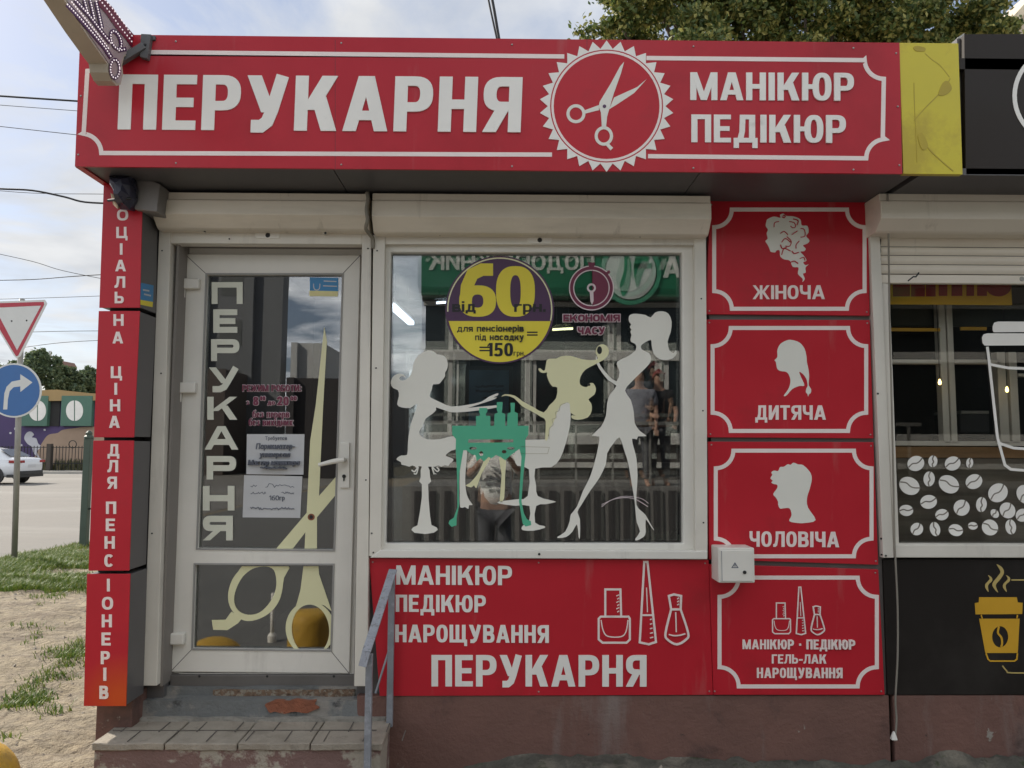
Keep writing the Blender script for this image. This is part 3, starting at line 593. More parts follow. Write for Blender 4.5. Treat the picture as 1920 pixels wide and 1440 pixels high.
def nails(sx, sy, s, ox=660, oy=1020, zs=2.8235, w=11):
    def T(l): return [(sx+(x-1300)*s, sy+(y-90)*s) for x, y in l]
    o = []
    def st(p, ww=w, closed=False, sm_=False):
        o.append([T(l) for l in band(sm(p, 4, closed) if sm_ else p, ww, closed)])
    st([(1318,384),(1465,384),(1472,395),(1472,505),(1455,522),(1328,522),(1307,505),(1307,395)], closed=True)
    st([(1342,380),(1342,240),(1422,240),(1426,380)])
    st([(1320,402),(1330,455),(1355,488),(1425,490),(1452,462),(1462,402)], 6, sm_=True)
    for k in range(6): st([(1400+(k%2)*5,275+k*17),(1416,268+k*17)], 5)
    st([(1548,94),(1565,94),(1610,518),(1572,530),(1524,520)], closed=True)
    st([(1538,376),(1592,376)], 9)
    st([(1560,230),(1565,360)], 5)
    for k in range(5): st([(1578,400+k*24),(1588+k*2,396+k*24)], 5)
    st([(1678,274),(1705,266),(1743,274),(1740,345),(1690,345)], closed=True)
    st([(1690,345),(1660,470),(1672,505),(1720,530),(1768,505),(1780,470),(1740,345)], sm_=True)
    st([(1714,360),(1717,465)], 6); st([(1678,478),(1705,484),(1735,482),(1765,474)], 6, sm_=True)
    for k in range(3): st([(1722,290+k*16),(1732,284+k*16)], 5)
    return o
decal('nail_polish_drawing', nails(1120, 1052, 1/2.8235), ap, M['pink'], P5)
decal('nail_polish_drawing', nails(1447, 1100, .204), YP, M['pink'], P4, start=1)

for E, pts_ in ((P1, ((1334, 384), (1622, 384), (1330, 583), (1625, 585))), (P2, ((1330, 605), (1626, 606), (1332, 814), (1632, 815))), (P3, ((1334, 834), (1633, 836), (1642, 1052))), (P4, ((1340, 1296), (1652, 1296), (1641, 1074))), (P5, ((699, 1054), (1010, 1055), (1322, 1056), (1010, 1297), (1330, 1296)))):
    dots('rivet', pts_, YP if E is not P5 else YP+.004, .0042, M['metal'], E)

# fascia
YF = -.45
F = empty('fascia_sign', (0, YF, at(900, 200, Y=YF).z), 'long red fascia board lettered ПЕРУКАРНЯ with a toothed white scissors badge', 'sign')
fc = [(140, 312), (1692, 326), (1687, 80), (150, 64)]
m = MB(); m.plate([[q2(*p, YF) for p in fc]], YF, YF+.012, back=True)
m.build('panel', M['red_top'], F, bevel=.0015)
m = MB(); fl = [q2(*p, YF) for p in fc]; xl = (fl[0][0]+fl[3][0])/2
m.box(xl, xl+.03, YF+.012, .0, fl[0][1], fl[3][1]); m.box(xl+.03, fl[1][0]-.01, YF+.012, YF+.05, fl[0][1]+.01, fl[0][1]+.04)
m.box(xl+.03, fl[1][0], YF+.012, .0, fl[3][1]-.03, fl[3][1]-.001)
m.build('return_edge', M['red'], F)
m = MB()
for x in (628, 1100): m.plate([[q2(x, 318, YF-.0004), q2(x+1.2, 318, YF-.0004), q2(x+1.2, 75, YF-.0004), q2(x, 74, YF-.0004)]], YF-.0004, YF)
m.build('sheet_joint', pmat('joint_dark_red', (.22, .012, .02), .5), F, recalc=False)
arc = lambda cx, cy, r_, a0, a1: [(cx+r_*math.cos(R(a0+(a1-a0)*k/9)), cy-r_*math.sin(R(a0+(a1-a0)*k/9))) for k in range(10)]
bl = [(1058, 106), (200, 97)]+arc(164, 97, 36, 0, -90)+[(157, 250)]+arc(154, 287, 36, 90, 0)+[(1035, 290)]
br_ = [(1212, 109), (1620, 113)]+arc(1657, 112, 36, 180, 270)+[(1655, 258)]+arc(1660, 297, 36, 90, 180)+[(1215, 293)]
decal('border', [band(bl, 8), band(br_, 8)], YF, M['pink'], F, th=.001)
for l_ in (text_sl('ПЕРУКАРНЯ', 221, 140, 976, 243, 6, 4, S_=.235, t=.17, gap=.11), text_sl('МАНІКЮР', 1294, 136, 1600, 188, 2, S_=.22), text_sl('ПЕДІКЮР', 1296, 215, 1585, 267, 2, S_=.22)): decal('lettering', l_, YF, M['white'], F, th=.003)
dots('rivet', [(x, y+(x-150)*.0098) for x in (330, 640, 960, 1300, 1600) for y in (76, 304)]+[(1680, 100), (1683, 200), (1686, 310), (152, 180), (147, 290)], YF, .0045, M['metal'], F)
c0x, c0y = 494, 718; T1 = []
for k in range(60):
    rr = 443 if k % 2 == 0 else 388; a = R(90+k*6); T1.append((c0x+rr*1.02*math.cos(a), c0y-rr*math.sin(a)))
zb = lambda l: zc(l, 1000, 0, 3.6)
hole = ell(c0x, c0y, 381, n=60)
decal('badge_teeth', [[zb(T1), zb(hole)]], YF, M['white'], F, th=.003)
decal('badge_disc', [[zb(ell(c0x, c0y, 381, n=60))]], YF, M['red'], F, th=.002, start=2)
decal('badge_ring', [[zb(ell(c0x, c0y, 373, n=60)), zb(ell(c0x, c0y, 357, n=60))]], YF, M['pink'], F, th=.003, start=1)
bl2 = [(765,535),(700,590),(545,660),(510,740),(560,710),(680,630)]
bl1 = [(612,420),(585,450),(520,570),(447,690),(440,722),(455,760),(462,860),(490,860),(497,790),(540,640),(590,500)]
decal('badge_scissors', [[zb(bl2)], [zb([(343,748),(440,712),(444,745),(345,770)])], [zb(ell(287,770,64)), zb(ell(287,770,43))], [zb(ell(475,920,62,66)), zb(ell(475,920,41,45))], [zb([(485,978),(505,968),(538,1000),(520,1018)])], [zb(bl1)]], YF, M['silh'], F, th=.003, start=2)
decal('badge_rivet', [[zb(ell(479, 721, 12, n=14))]], YF, M['purple'], F, th=.004, start=8)

# ------------------------------------------------------------------ corner column of four boxes
YC = -.22
cb = [([(186, 577), (262, 577), (268, 330), (195, 330)], 'top'), ([(176, 820), (251, 820), (262, 583), (185, 583)], '2'), ([(166, 1070), (242, 1070), (251, 826), (175, 826)], '3'), ([(157, 1324), (236, 1324), (244, 1076), (163, 1076)], '4')]
lab = ['topmost red column box lettered ОЦІАЛЬ under the torn floodlight', 'red column box lettered НА ЦІНА, second from the top', 'red column box lettered ДЛЯ ПЕНС, second from the bottom', 'lowest red column box lettered ІОНЕРІВ with an orange faded foot']
let = [[('О', 403), ('Ц', 436), ('І', 467), ('А', 498), ('Л', 529), ('Ь', 558)], [('Н', 600), ('А', 633), ('Ц', 698), ('І', 729), ('Н', 760), ('А', 791)], [('Д', 844), ('Л', 874), ('Я', 905), ('П', 952), ('Е', 984), ('Н', 1017), ('С', 1051)], [('І', 1097), ('О', 1131), ('Н', 1164), ('Е', 1198), ('Р', 1233), ('І', 1264), ('В', 1298)]]
def sun_faded():
    """red vinyl bleached to orange near the lower right corner"""
    m = M['red'].copy(); nt = m.node_tree; b = nt.nodes['Principled BSDF']; src = b.inputs['Base Color'].links[0].from_socket
    tc = nt.nodes.new('ShaderNodeTexCoord'); vd = nt.nodes.new('ShaderNodeVectorMath'); vd.operation = 'DISTANCE'; nt.links.new(tc.outputs['Object'], vd.inputs[0])
    o = at(cb[3][0][0][0], cb[3][0][0][1], Y=YC); t = at(226, 1308, Y=YC); vd.inputs[1].default_value = (t.x-o.x, 0, t.z-o.z)
    r_ = nt.nodes.new('ShaderNodeMapRange'); r_.inputs[1].default_value = .03; r_.inputs[2].default_value = .19; r_.inputs[3].default_value = .95; r_.inputs[4].default_value = 0; nt.links.new(vd.outputs['Value'], r_.inputs[0])
    x = nt.nodes.new('ShaderNodeMix'); x.data_type = 'RGBA'; nt.links.new(r_.outputs[0], x.inputs[0]); nt.links.new(src, x.inputs[6]); x.inputs[7].default_value = (.55, .075, .015, 1); nt.links.new(x.outputs[2], b.inputs['Base Color']); return m
def lx(y): return 230-(y-403)*.0388
for i, (c, _) in enumerate(cb):
    p = at(c[0][0], c[0][1], Y=YC)
    E = empty('column_sign', (p.x, YC, p.z), lab[i], 'sign', 'red boxes of the corner column')
    m = MB(); quad(m, c, YC, YC+.006); m.build('panel', M['red'] if i < 3 else sun_faded(), E, bevel=.001)
    m = MB(); ins = [(c[0][0]+1, c[0][1]-1), (c[1][0]-.5, c[1][1]-1), (c[2][0]-.5, c[2][1]+1), (c[3][0]+1, c[3][1]+1)]
    m.plate([[q2(*k, YC) for k in ins]], YC+.006, -.052, back=True); m.build('casing', M['grey'], E, bevel=.002)
    sh = []
    for ch, y in let[i]:
        h = 21+(y-400)*.004; w = {'І': 5, 'Ц': 21, 'Д': 22, 'Л': 20, 'А': 20, 'О': 21, 'Н': 19, 'Я': 18, 'П': 19}.get(ch, 17); x = lx(y)
        sh += text_px(ch, x-w/2, y-h/2, x+w/2, y+h/2, S_=.23, t=.19)
    decal('lettering', sh, YC, M['pink'], E)
m = MB(); m.box(-1.80, -1.70, -.16, .02, kz+.05, 2.75); m.build('column_core', M['seam'], K)
# flag sticker on the column side
xs = at(262, 555, Y=YC).x+.0015
def decalX(name, shapes, X, mat, parent=None):
    m = MB()
    for i, l in enumerate(shapes):
        vs = [at(x, y, X=X+.0003*i) for x, y in l]; m.add(vs, [tuple(range(len(vs)))])
    return m.build(name, mat, parent, recalc=False)
p = at(275, 555, X=xs)
E = empty('flag_sticker', (p.x, p.y, p.z), 'small blue and yellow sticker on the grey side of the red column', 'sticker')
decalX('blue_field', [[(263, 562), (287, 566), (288, 535), (264, 530)]], xs, M['blue'], E); decalX('yellow_field', [[(262, 571), (286, 576), (287, 566), (263, 562)]], xs, M['yellow'], E)
decalX('faint_writing', [[(268, 545), (280, 547), (280, 544), (268, 542)], [(270, 553), (283, 556), (283, 553), (270, 550)]], xs+.0006, M['paper'], E)

# ------------------------------------------------------------------ films and papers on the door glass
YG = YD+.02
def thing_at(name, px, py, Y, label, cat, group=None):
    p = at(px, py, Y=Y); return empty(name, (p.x, Y, p.z), label, cat, group)
dl = [('П', 397, 455, 529, 570), ('Е', 400, 445, 580, 624), ('Р', 396, 449, 636, 677), ('У', 392, 449, 689, 733), ('К', 389, 445, 744, 787), ('А', 384, 447, 799, 843), ('Р', 388, 443, 855, 899), ('Н', 381, 440, 911, 957), ('Я', 381, 437, 967, 1013)]
sh = []
for ch, a, b, y0, y1 in dl: sh += text_px(ch, a, y0, b, y1, S_=.27, t=.25)
decal('door_lettering', sh, YG, M['doorwhite'], None, .001, 'vertical white lettering ПЕРУКАРНЯ down the left of the door glass', 'lettering')
E = thing_at('opening_hours', 508, 760, YG, 'small outlined opening hours lettering high on the door glass', 'lettering')
hl = [text_sl('РЕЖИМ РОБОТИ:', 455, 722, 565, 734, 0, S_=.17, t=.13), text_sl('З', 462, 752, 467, 759, S_=.26)+text_sl('8', 475, 744, 485, 760, S_=.26)+text_sl('00', 488, 743, 498, 751, S_=.28)+text_sl('до', 502, 750, 516, 759, S_=.22)+text_sl('20', 520, 744, 542, 760, S_=.26)+text_sl('00', 545, 743, 557, 751, S_=.28), text_sl('без перерв', 474, 770, 543, 783, S_=.14, t=.12), text_sl('без вихідних', 467, 785, 550, 798, S_=.14, t=.12)]
def fat(shapes, px):
    o = []
    for s_ in shapes:
        l = s_[0]; cl = l if area(l) > 0 else l[::-1]
        o.append(band(l, px, True)[:1])
    return o
for l_ in hl: decal('outline', fat(l_, 1.7), YG, M['halo'], E, .0008); decal('lettering', l_, YG, M['magenta'], E, .0012, start=len(l_))
# big scissors
def cl1(l): return clip(l, 388, 516, 640, 1028.5)
def cl2(l): return clip(l, 364, 1061.5, 622.5, 1216)
zs = lambda l: zc(l, 280, 760, 3.0)
bladeA = [(608, 613), (613, 640), (606, 760), (598, 934)]+zs([(950, 525), (943, 640), (943, 800), (955, 950), (1026, 1158), (985, 1126), (945, 1114), (900, 1113), (862, 1120), (822, 1140), (850, 1040), (868, 900), (878, 720), (885, 610), (905, 200)])+[(592, 760)]
bladeB = zs([(1060, 390), (1060, 490), (943, 630), (800, 815), (772, 880), (640, 880), (715, 805), (885, 605), (950, 515)])
ringA = [zs(ell(905, 1255, 138, 152, 44, rot=-5)), zs(ell(907, 1262, 105, 142, 44, rot=-5))]
ringB = [zs(ell(600, 1052, 168, 147, 44, rot=-48)), zs(ell(597, 1045, 137, 113, 44, rot=-48))]
restB = zs([(462, 1160), (430, 1205), (352, 1207), (360, 1262), (440, 1264), (500, 1225), (520, 1200)])
E = thing_at('scissors_sticker', 560, 900, YG, 'giant cream open scissors film across both panes of the door', 'sticker')
piv = zs(ell(911, 628, 20, 19, 20))
decal('blade', [[cl1(bladeA)], [cl2(bladeA)]], YG, M['cream'], E, .001)
decal('blade', [[cl1(bladeB)]], YG, M['cream'], E, .001, start=2)
def ring_clip(rg, c): 
    n = len(rg[0]); o = []
    for k in range(n):
        k2 = (k+1) % n; qd = c([rg[0][k], rg[0][k2], rg[1][k2], rg[1][k]])
        if qd and len(qd) > 2: o.append([qd])
    return o
m = MB()
for s_ in ring_clip(ringA, cl2): m.plate([[q2(x, y, YG) for x, y in s_[0]]], YG-.001-3*STEP, YG, sides=False)
m.build('finger_ring', M['cream'], E, recalc=False)
rbo = sm([(552, 895), (500, 935), (465, 985), (445, 1050), (447, 1110), (470, 1160), (510, 1200), (560, 1213), (620, 1200), (680, 1165), (725, 1110), (746, 1050), (758, 970), (778, 895)], 3)
rbi = sm([(642, 906), (580, 920), (525, 965), (490, 1030), (477, 1090), (490, 1140), (525, 1170), (570, 1178), (620, 1165), (665, 1125), (700, 1070), (715, 1010), (710, 950), (690, 916)], 3)
decal('finger_ring', [[cl2(zs(rbo)), zs(rbi)]], YG, M['cream'], E, .001, start=4)
decal('finger_rest', [[cl2(restB)]], YG, M['cream'], E, .001, start=5)
decal('rivet', [[piv], ], YG, M['oldbrick'], E, .0012, start=6)
decal('rivet_centre', [[zs(ell(911, 628, 11, 11, 14))]], YG, M['black'], E, .0012, start=8)
E = thing_at('flag_sticker', 608, 537, YG, 'blue and yellow sticker in the upper right corner of the door glass', 'sticker')
decal('blue_field', [[[(581, 520), (634, 521), (634, 546), (581, 545)]]], YG, M['blue'], E); decal('yellow_field', [[[(580, 545), (634, 546), (633, 556), (580, 555)]]], YG, pmat('pale_yellow', (.68, .62, .3), .5), E)
decal('faint_mark', [[[(607, 526), (631, 527), (631, 529), (607, 528)]], [[(606, 535), (632, 536), (632, 538), (606, 537)]], *[[l] for l in band(sm([(588, 532), (589, 541), (594, 544), (599, 541), (600, 532)], 4, False), 1.6)]], YG, M['paper'], E, start=1)
def note(c, lines, label):
    E = thing_at('paper_notice', c[0][0]+50, c[0][1]+60, YG-.002, label, 'paper notice', 'paper notices taped to the door')
    decal('sheet', [[c]], YG, M['paper'], E, .0015)
    decal('writing', lines, YG, M['ink'], E, .0018, start=1); return E
random.seed(3)
def scrawl(x0, x1, y, h, sl=.01):
    p = []; x = x0
    while x < x1:
        p.append((x, y+(x-x0)*sl+random.uniform(-h/2, h/2))); x += h*.42
    return [[l] for l in band(p, 1.15)] if len(p) > 2 else []
w1 = text_sl('Требуется', 497, 818, 538, 825, 0, S_=.15, t=.13) + text_sl('Парикмахер-', 480, 831, 553, 842, 0, S_=.15, t=.13, slant=.15)+text_sl('универсал', 487, 847, 544, 857, 0, S_=.15, t=.13, slant=.15)+text_sl('Мастер маникюра', 466, 862, 562, 872, 0, S_=.15, t=.13, slant=.15)+scrawl(490, 540, 877, 4)
note([(463, 814), (571, 814), (569, 890), (462, 889)], w1, 'upper white paper notice with slanted grey handwriting on the door')
w2 = scrawl(470, 484, 910, 7)+scrawl(498, 553, 910, 8)+scrawl(470, 500, 924, 4)+scrawl(528, 552, 924, 4)+text_sl('160гр', 505, 929, 534, 938, 0, S_=.16, t=.14)+scrawl(470, 552, 953, 5)
note([(458, 891), (567, 893), (563, 971), (455, 970)], w2, 'lower white paper notice mentioning 160 on the door glass')

# ------------------------------------------------------------------ films on the wide window
YW = .02
z5 = lambda l: zc(l, 680, 640, 3.6)
z6 = lambda l: zc(l, 980, 560, 3.0)
E = thing_at('window_figure_sticker', 790, 860, YW, 'white film silhouette of a seated manicurist on a round stool', 'sticker', 'silhouette films on the window')
wom = [(440,62),(485,72),(502,88),(535,92),(562,110),(575,150),(570,188),(556,212),(557,235),(535,265),(515,288),(475,290),(468,320),(452,370),(480,390),(540,418),(600,440),(700,430),(800,408),(850,375),(912,350),(912,364),(880,380),(908,378),(870,398),(740,440),(720,448),(900,432),(905,446),(800,464),(640,480),(570,471),(497,446),(497,462),(470,490),(425,522),(405,572),(382,610),(395,640),(440,662),(520,660),(580,645),(625,645),(632,700),(625,730),(598,738),(560,768),(580,780),(612,795),(605,812),(588,825),(578,840),(555,836),(530,845),(510,838),(485,846),(455,845),(440,845),(400,845),(385,842),(360,846),(335,838),(315,846),(290,838),(262,832),(258,815),(230,800),(235,785),(262,770),(300,765),(305,700),(310,640),(325,560),(350,490),(370,425),(350,430),(320,450),(262,446),(233,425),(245,370),(238,330),(205,315),(190,285),(200,245),(230,222),(265,219),(285,232),(288,246),(272,234),(252,242),(248,256),(270,265),(310,245),(335,200),(342,150),(375,95)]
decal('woman', [[z5(sm(wom, 2))]], YW, M['silh'], E)
stool = [(440,843),(452,870),(455,915),(463,945),(442,965),(445,1060),(455,1180),(465,1240),(500,1256),(508,1272),(480,1292),(420,1300),(350,1292),(328,1272),(340,1256),(370,1242),(385,1160),(400,1050),(400,965),(382,945),(392,915),(392,870),(400,843)]
decal('stool', [[z5(stool)]]+[[z5(l) for l in band(sm(c, 4, False), 9)] for c in ([(330,868),(348,880),(360,868),(372,848),(355,846)], [(375,848),(368,880),(360,895),(345,892)], [(470,846),(490,868),(505,878),(515,866),(500,850)], [(468,850),(478,880),(486,900),(495,892)])], YW, M['silh'], E, start=1)
decal('leg', [[z5(sm([(680,725),(700,725),(706,755),(697,850),(692,950),(702,1030),(722,1075),(742,1104),(718,1106),(714,1132),(690,1118),(658,1120),(655,1020),(655,900),(662,800)], 2))]], YW, M['silh'], E)
E = thing_at('window_figure_sticker', 1060, 800, YW, 'cream film silhouette of a seated client with curly blowing hair', 'sticker', 'silhouette films on the window')
cli = [(135,348),(155,338),(190,337),(215,325),(270,322),(330,340),(385,346),(418,342),(422,330),(412,310),(412,285),(428,263),(455,257),(480,275),(483,310),(458,342),(400,374),(352,400),(325,440),(322,480),(345,496),(366,494),(372,478),(396,475),(412,505),(403,540),(370,566),(386,590),(388,630),(366,668),(310,682),(276,672),(276,655),(300,660),(268,640),(265,592),(240,585),(200,620),(185,670),(150,740),(140,792),(126,792),(130,690),(104,665),(40,628),(-4,604),(-48,560),(-94,545),(-120,552),(-100,538),(-45,545),(0,578),(60,610),(118,640),(150,600),(188,560),(195,500),(170,495),(150,470),(136,430),(138,415),(118,418),(98,412),(88,395),(100,392),(112,403),(126,400)]
decal('woman', [[z6(sm(cli, 2))]], YW, M['cream'], E, start=2)
decal('curl_hole', [[z6(ell(432, 290, 14, 22, 18))], [z6(ell(372, 484, 9, 7, 12))]], YW, pmat('dark_gap_film', (.012, .014, .014), .3), E, start=5)
for lg in ([(828,785),(862,785),(850,812),(800,900),(768,990),(752,972),(732,986),(694,972),(722,958),(770,905),(800,850)], [(920,785),(965,785),(962,900),(955,1060),(925,1078),(938,900)]): decal('leg', [[z5(sm(lg, 2))]], YW, M['cream'], E, start=1)
E = thing_at('window_chair_sticker', 1020, 870, YW, 'white film silhouette of the curved chair on a disc pedestal', 'sticker', 'silhouette films on the window')
chair = [(-35,795),(130,792),(150,740),(172,690),(190,650),(205,612),(240,586),(265,592),(270,640),(265,720),(240,820),(210,900),(160,948),(70,956),(75,1050),(85,1110),(150,1132),(188,1143),(130,1156),(76,1166),(70,1260),(120,1278),(122,1290),(60,1305),(0,1302),(-5,1285),(10,1270),(35,1255),(38,1166),(-40,1165),(-132,1152),(-130,1140),(-30,1128),(28,1110),(35,960),(-30,940),(-45,900),(-40,840)]
decal('chair', [[z6(sm(chair, 2))]], YW, M['silh'], E, start=1)
decal('seam', [[z6(l) for l in band([(-10, 832), (150, 836), (140, 872), (-10, 872)], 2.2)]]+[[z6(l) for l in band(sm([(240,588),(212,600),(205,630),(185,640),(188,670),(165,680),(172,710),(150,730),(148,790)], 3, False), 3)]], YW, pmat('seam_brown', (.4, .36, .24), .5), E, start=4)
E = thing_at('window_figure_sticker', 1165, 800, YW, 'white film silhouette of a standing hairdresser in a short skirt and heels', 'sticker', 'silhouette films on the window')
sta = [(598,100),(612,88),(640,85),(690,92),(720,106),(745,78),(785,71),(820,85),(838,130),(832,190),(815,240),(825,290),(848,306),(862,290),(865,310),(848,333),(812,345),(770,340),(737,310),(725,260),(722,232),(690,245),(665,265),(672,287),(712,308),(722,340),(708,372),(660,420),(610,470),(575,517),(608,570),(625,640),(630,700),(660,745),(697,773),(650,774),(642,792),(615,788),(625,840),(640,900),(646,1000),(640,1100),(640,1160),(662,1190),(690,1215),(715,1260),(740,1302),(726,1290),(692,1240),(692,1310),(680,1340),(640,1360),(634,1350),(660,1310),(642,1260),(635,1200),(630,1140),(610,1020),(595,930),(570,850),(545,780),(510,815),(475,870),(468,930),(430,1010),(380,1080),(330,1160),(308,1200),(322,1240),(322,1340),(315,1342),(306,1268),(280,1310),(245,1340),(200,1346),(198,1338),(240,1310),(265,1250),(270,1215),(305,1170),(340,1080),(380,1000),(410,900),(425,830),(430,776),(390,770),(440,720),(468,660),(475,590),(490,540),(527,490),(480,458),(430,392),(412,350),(414,320),(420,345),(428,352),(438,376),(480,430),(528,465),(545,410),(528,368),(545,345),(590,325),(635,290),(635,256),(612,245),(606,228),(612,205),(605,185),(612,175),(602,160),(610,145),(598,128)]
decal('woman', [[z6(sm(sta, 2))]], YW, M['silh'], E, start=1)
E = thing_at('window_table_sticker', 920, 860, YW, 'green film silhouette of a manicure table with three bottles', 'sticker', 'silhouette films on the window')
tab = [(605,570),(765,570),(765,505),(790,503),(792,490),(785,478),(788,450),(840,450),(842,474),(830,490),(834,503),(862,503),(862,570),(887,570),(890,492),(912,480),(905,462),(905,410),(945,410),(942,462),(938,480),(962,492),(962,570),(974,570),(978,488),(1000,478),(998,415),(1027,415),(1025,475),(1047,486),(1047,570),(1120,570),(1118,630),(1098,660),(1100,760),(1085,900),(1072,1080),(1088,1160),(1108,1200),(1135,1214),(1138,1240),(1100,1250),(1080,1230),(1065,1140),(1055,1080),(1065,900),(1072,780),(1058,725),(1035,742),(1000,768),(962,803),(930,780),(900,768),(870,790),(850,780),(820,810),(795,790),(770,808),(762,770),(735,762),(700,735),(680,735),(670,790),(652,900),(650,1030),(652,1100),(635,1190),(633,1242),(600,1252),(580,1230),(585,1210),(615,1190),(640,1120),(640,1000),(635,850),(628,720),(630,660),(605,630)]
slot = [(715,662),(712,684),(1017,682),(1017,662)]
decal('table', [[z5(tab), z5(slot), z5(ell(745,722,26,10,12)), z5(ell(1000,722,26,10,12)), z5(ell(800,758,14,17,12)), z5(ell(955,745,16,12,12))]], YW, M['green'], E, start=4)
# the round price sticker
c60 = (937, 581)
E = thing_at('price_sticker', *c60, YW, 'round dark purple and yellow price sticker with a big 60', 'sticker')
decal('disc', [[ell(*c60, 102, 101, 64)]], YW, M['purple'], E)
decal('yellow_half', [[[(839, 602)]+[p for p in ell(*c60, 98, 98, 40, 12.5, 167.5)]+[]]], YW, M['yellow'], E, start=1)
decal('rim', [[l for l in band(ell(c60[0], c60[1], 97.5, 97, 48, 178, 372), 2.4)]], YW, M['cream'], E, start=1)
n6 = text_sl('6', 861, 499, 930, 594, 0, S_=.25, t=.18); n0 = text_sl('0', 930, 499, 1003, 594, 0, S_=.28, t=.18)
decal('number', n6+n0, YW, M['yellow'], E, start=2)
for l_ in (text_sl('від', 848, 565, 892, 585, 0, S_=.25), text_sl('грн.', 964, 565, 1023, 585, 0, S_=.25), text_sl('для пенсіонерів', 857, 610, 982, 622, 0, S_=.18), text_sl('під насадку', 891, 626, 982, 638, 0, S_=.18), text_sl('=', 988, 618, 1008, 634, 0, t=.16), text_sl('=', 899, 645, 918, 664, 0, t=.14), text_sl('150', 914, 643, 962, 668, 0, S_=.24), text_sl('грн.', 963, 657, 984, 667, 0, S_=.16, t=.12)): decal('small_lettering', l_, YW, M['black'], E, start=5)
# stopwatch
E = thing_at('stopwatch_sticker', 1108, 560, YW, 'wine coloured stopwatch film with the words ЕКОНОМІЯ ЧАСУ', 'sticker')
sw = lambda l: zc(l, 980, 440, 4.5)
decal('outline', [[sw(ell(580, 450, 190, n=50)), sw(ell(580, 450, 181, n=50))], [sw(ell(580, 450, 154, n=50)), sw(ell(580, 450, 145, n=50))]], YW, M['halo'], E)
decal('case', [[sw(ell(580, 450, 181, n=50)), sw(ell(580, 450, 154, n=50))], [sw([(552, 235), (610, 235), (606, 262), (595, 285), (565, 285), (555, 262)])], [sw([(700, 320), (728, 298), (742, 318), (712, 340)])]], YW, M['magenta'], E, start=1)
decal('dial_half', [[sw([(588, 300)]+ell(580, 450, 145, None, 24, -88, 88)+[(588, 600)])]], YW, M['magenta'], E, start=2)
decal('hand', [[sw(ell(580, 450, 38, n=22)), sw(ell(580, 450, 22, n=22))], [sw([(565, 482), (596, 482), (598, 560), (585, 590), (572, 565)])]], YW, M['halo'], E, start=4)
et = text_sl('ЕКОНОМІЯ', 1056, 590, 1162, 603, 0, S_=.27, t=.2)+text_sl('ЧАСУ', 1083, 614, 1134, 627, 0, S_=.27, t=.2)
decal('letter_outline', fat(et, 3), YW, M['halo'], E, .0008); decal('lettering', et, YW, M['magenta'], E, .0012, start=len(et))
# thin clear film traces low on the glass
decal('scratch_mark', [[l] for l in band(sm([(1128, 950), (1150, 936), (1185, 934), (1215, 950)], 4, False), 1.2)]+[[l] for l in band(sm([(1128, 946), (1165, 931), (1200, 934), (1216, 944)], 4, False), .9)], YW, M['halo'], None, .0006, 'thin pale curved line scratched across the lower right window glass', 'scratch')

# ------------------------------------------------------------------ meter box
YE = -.15
E = thing_at('meter_box', 1380, 1060, YE, 'small white metal meter box with lock and warning triangle between red panels', 'meter box')
m = MB(); m.pbox(1347, 1027, 1415, 1093, YE, -.03); m.build('casing', M['pvc'], E, bevel=.005)
m = MB(); m.pbox(1351, 1032, 1411, 1090, YE-.004, YE); m.build('lid', M['pvc'], E, bevel=.003)
m = MB(); p = at(1396, 1073, Y=YE-.004); m.lathe([(.008, 0), (.008, -.004), (.005, -.005), (0, -.005)], (p.x, YE-.004, p.z), 14, 'y'); m.build('lock', M['black_rub'], E)
decal('warning_triangle', [[[(1378, 1054), (1385, 1065), (1371, 1065)], [(1378, 1057.5), (1374, 1063.5), (1382, 1063.5)]], [[(1377, 1059), (1379, 1059), (1378.5, 1063), (1377.5, 1063)]]], YE-.004, M['ink'], E, .0006)
m = MB(); m.pbox(1353, 1033, 1354, 1089, YE-.0045, YE-.004); m.build('lid_gap', M['ink'], E)

# ------------------------------------------------------------------ LED sign and its bracket, torn floodlight
xf = at(228, 160, Y=-.52).x
E = empty('led_scissors_sign', (xf, -.8, 3.18), 'projecting beige light box shaped like comb and scissors with white lamp dots', 'light sign')
o2 = lambda x, y: (at(x, y, X=xf).y, at(x, y, X=xf).z)
o_px = [(120, 0), (160, 62), (192, 108), (201, 120), (203, 136), (210, 152), (218, 161), (226, 159), (231, 140), (229, 122), (233, 106), (243, 103), (240, 97), (252, 95), (256, 84), (255, 70), (238, 50), (214, 24), (190, 0)]
prof = [o2(x, y) for x, y in o_px]; yL = -1.55
prof = [(yL, prof[0][1])] + prof + [(yL, prof[-1][1])]
m = MB(); n = len(prof); TH = .075
tri = tessellate_polygon([[Vector((y, z, 0)) for y, z in prof]])
vs = [(xf, y, z) for y, z in prof]+[(xf-TH, y, z) for y, z in prof]
m.add(vs, [tuple(t) for t in tri]+[tuple(n+i for i in t[::-1]) for t in tri]+[(i, (i+1) % n, n+(i+1) % n, n+i) for i in range(n)])
m.build('casing', M['led_body'], E)
def xplate(name, shapes, off, mat, par):
    m = MB()
    for i, loops in enumerate(shapes):
        pts = [[o2(x, y) for x, y in l] for l in loops]; flat = [p for l in pts for p in l]
        tr = tessellate_polygon([[Vector((y, z, 0)) for y, z in l] for l in pts])
        m.add([(xf+off+i*.0002, y, z) for y, z in flat], [tuple(t) for t in tr])
    return m.build(name, mat, par)
fi = []
ccx = sum(x for x, y in o_px)/len(o_px); 
xplate('face', [[[(124, 0), (164, 62), (196, 108), (205, 122), (207, 136), (213, 149), (219, 156), (225, 155), (228, 140), (226, 122), (231, 104), (249, 92), (252, 84), (250, 71), (236, 53), (212, 27), (186, 0)]]], .002, M['led_face'], E)
zt_ = lambda l: zc(l, 0, 0, 3.6)
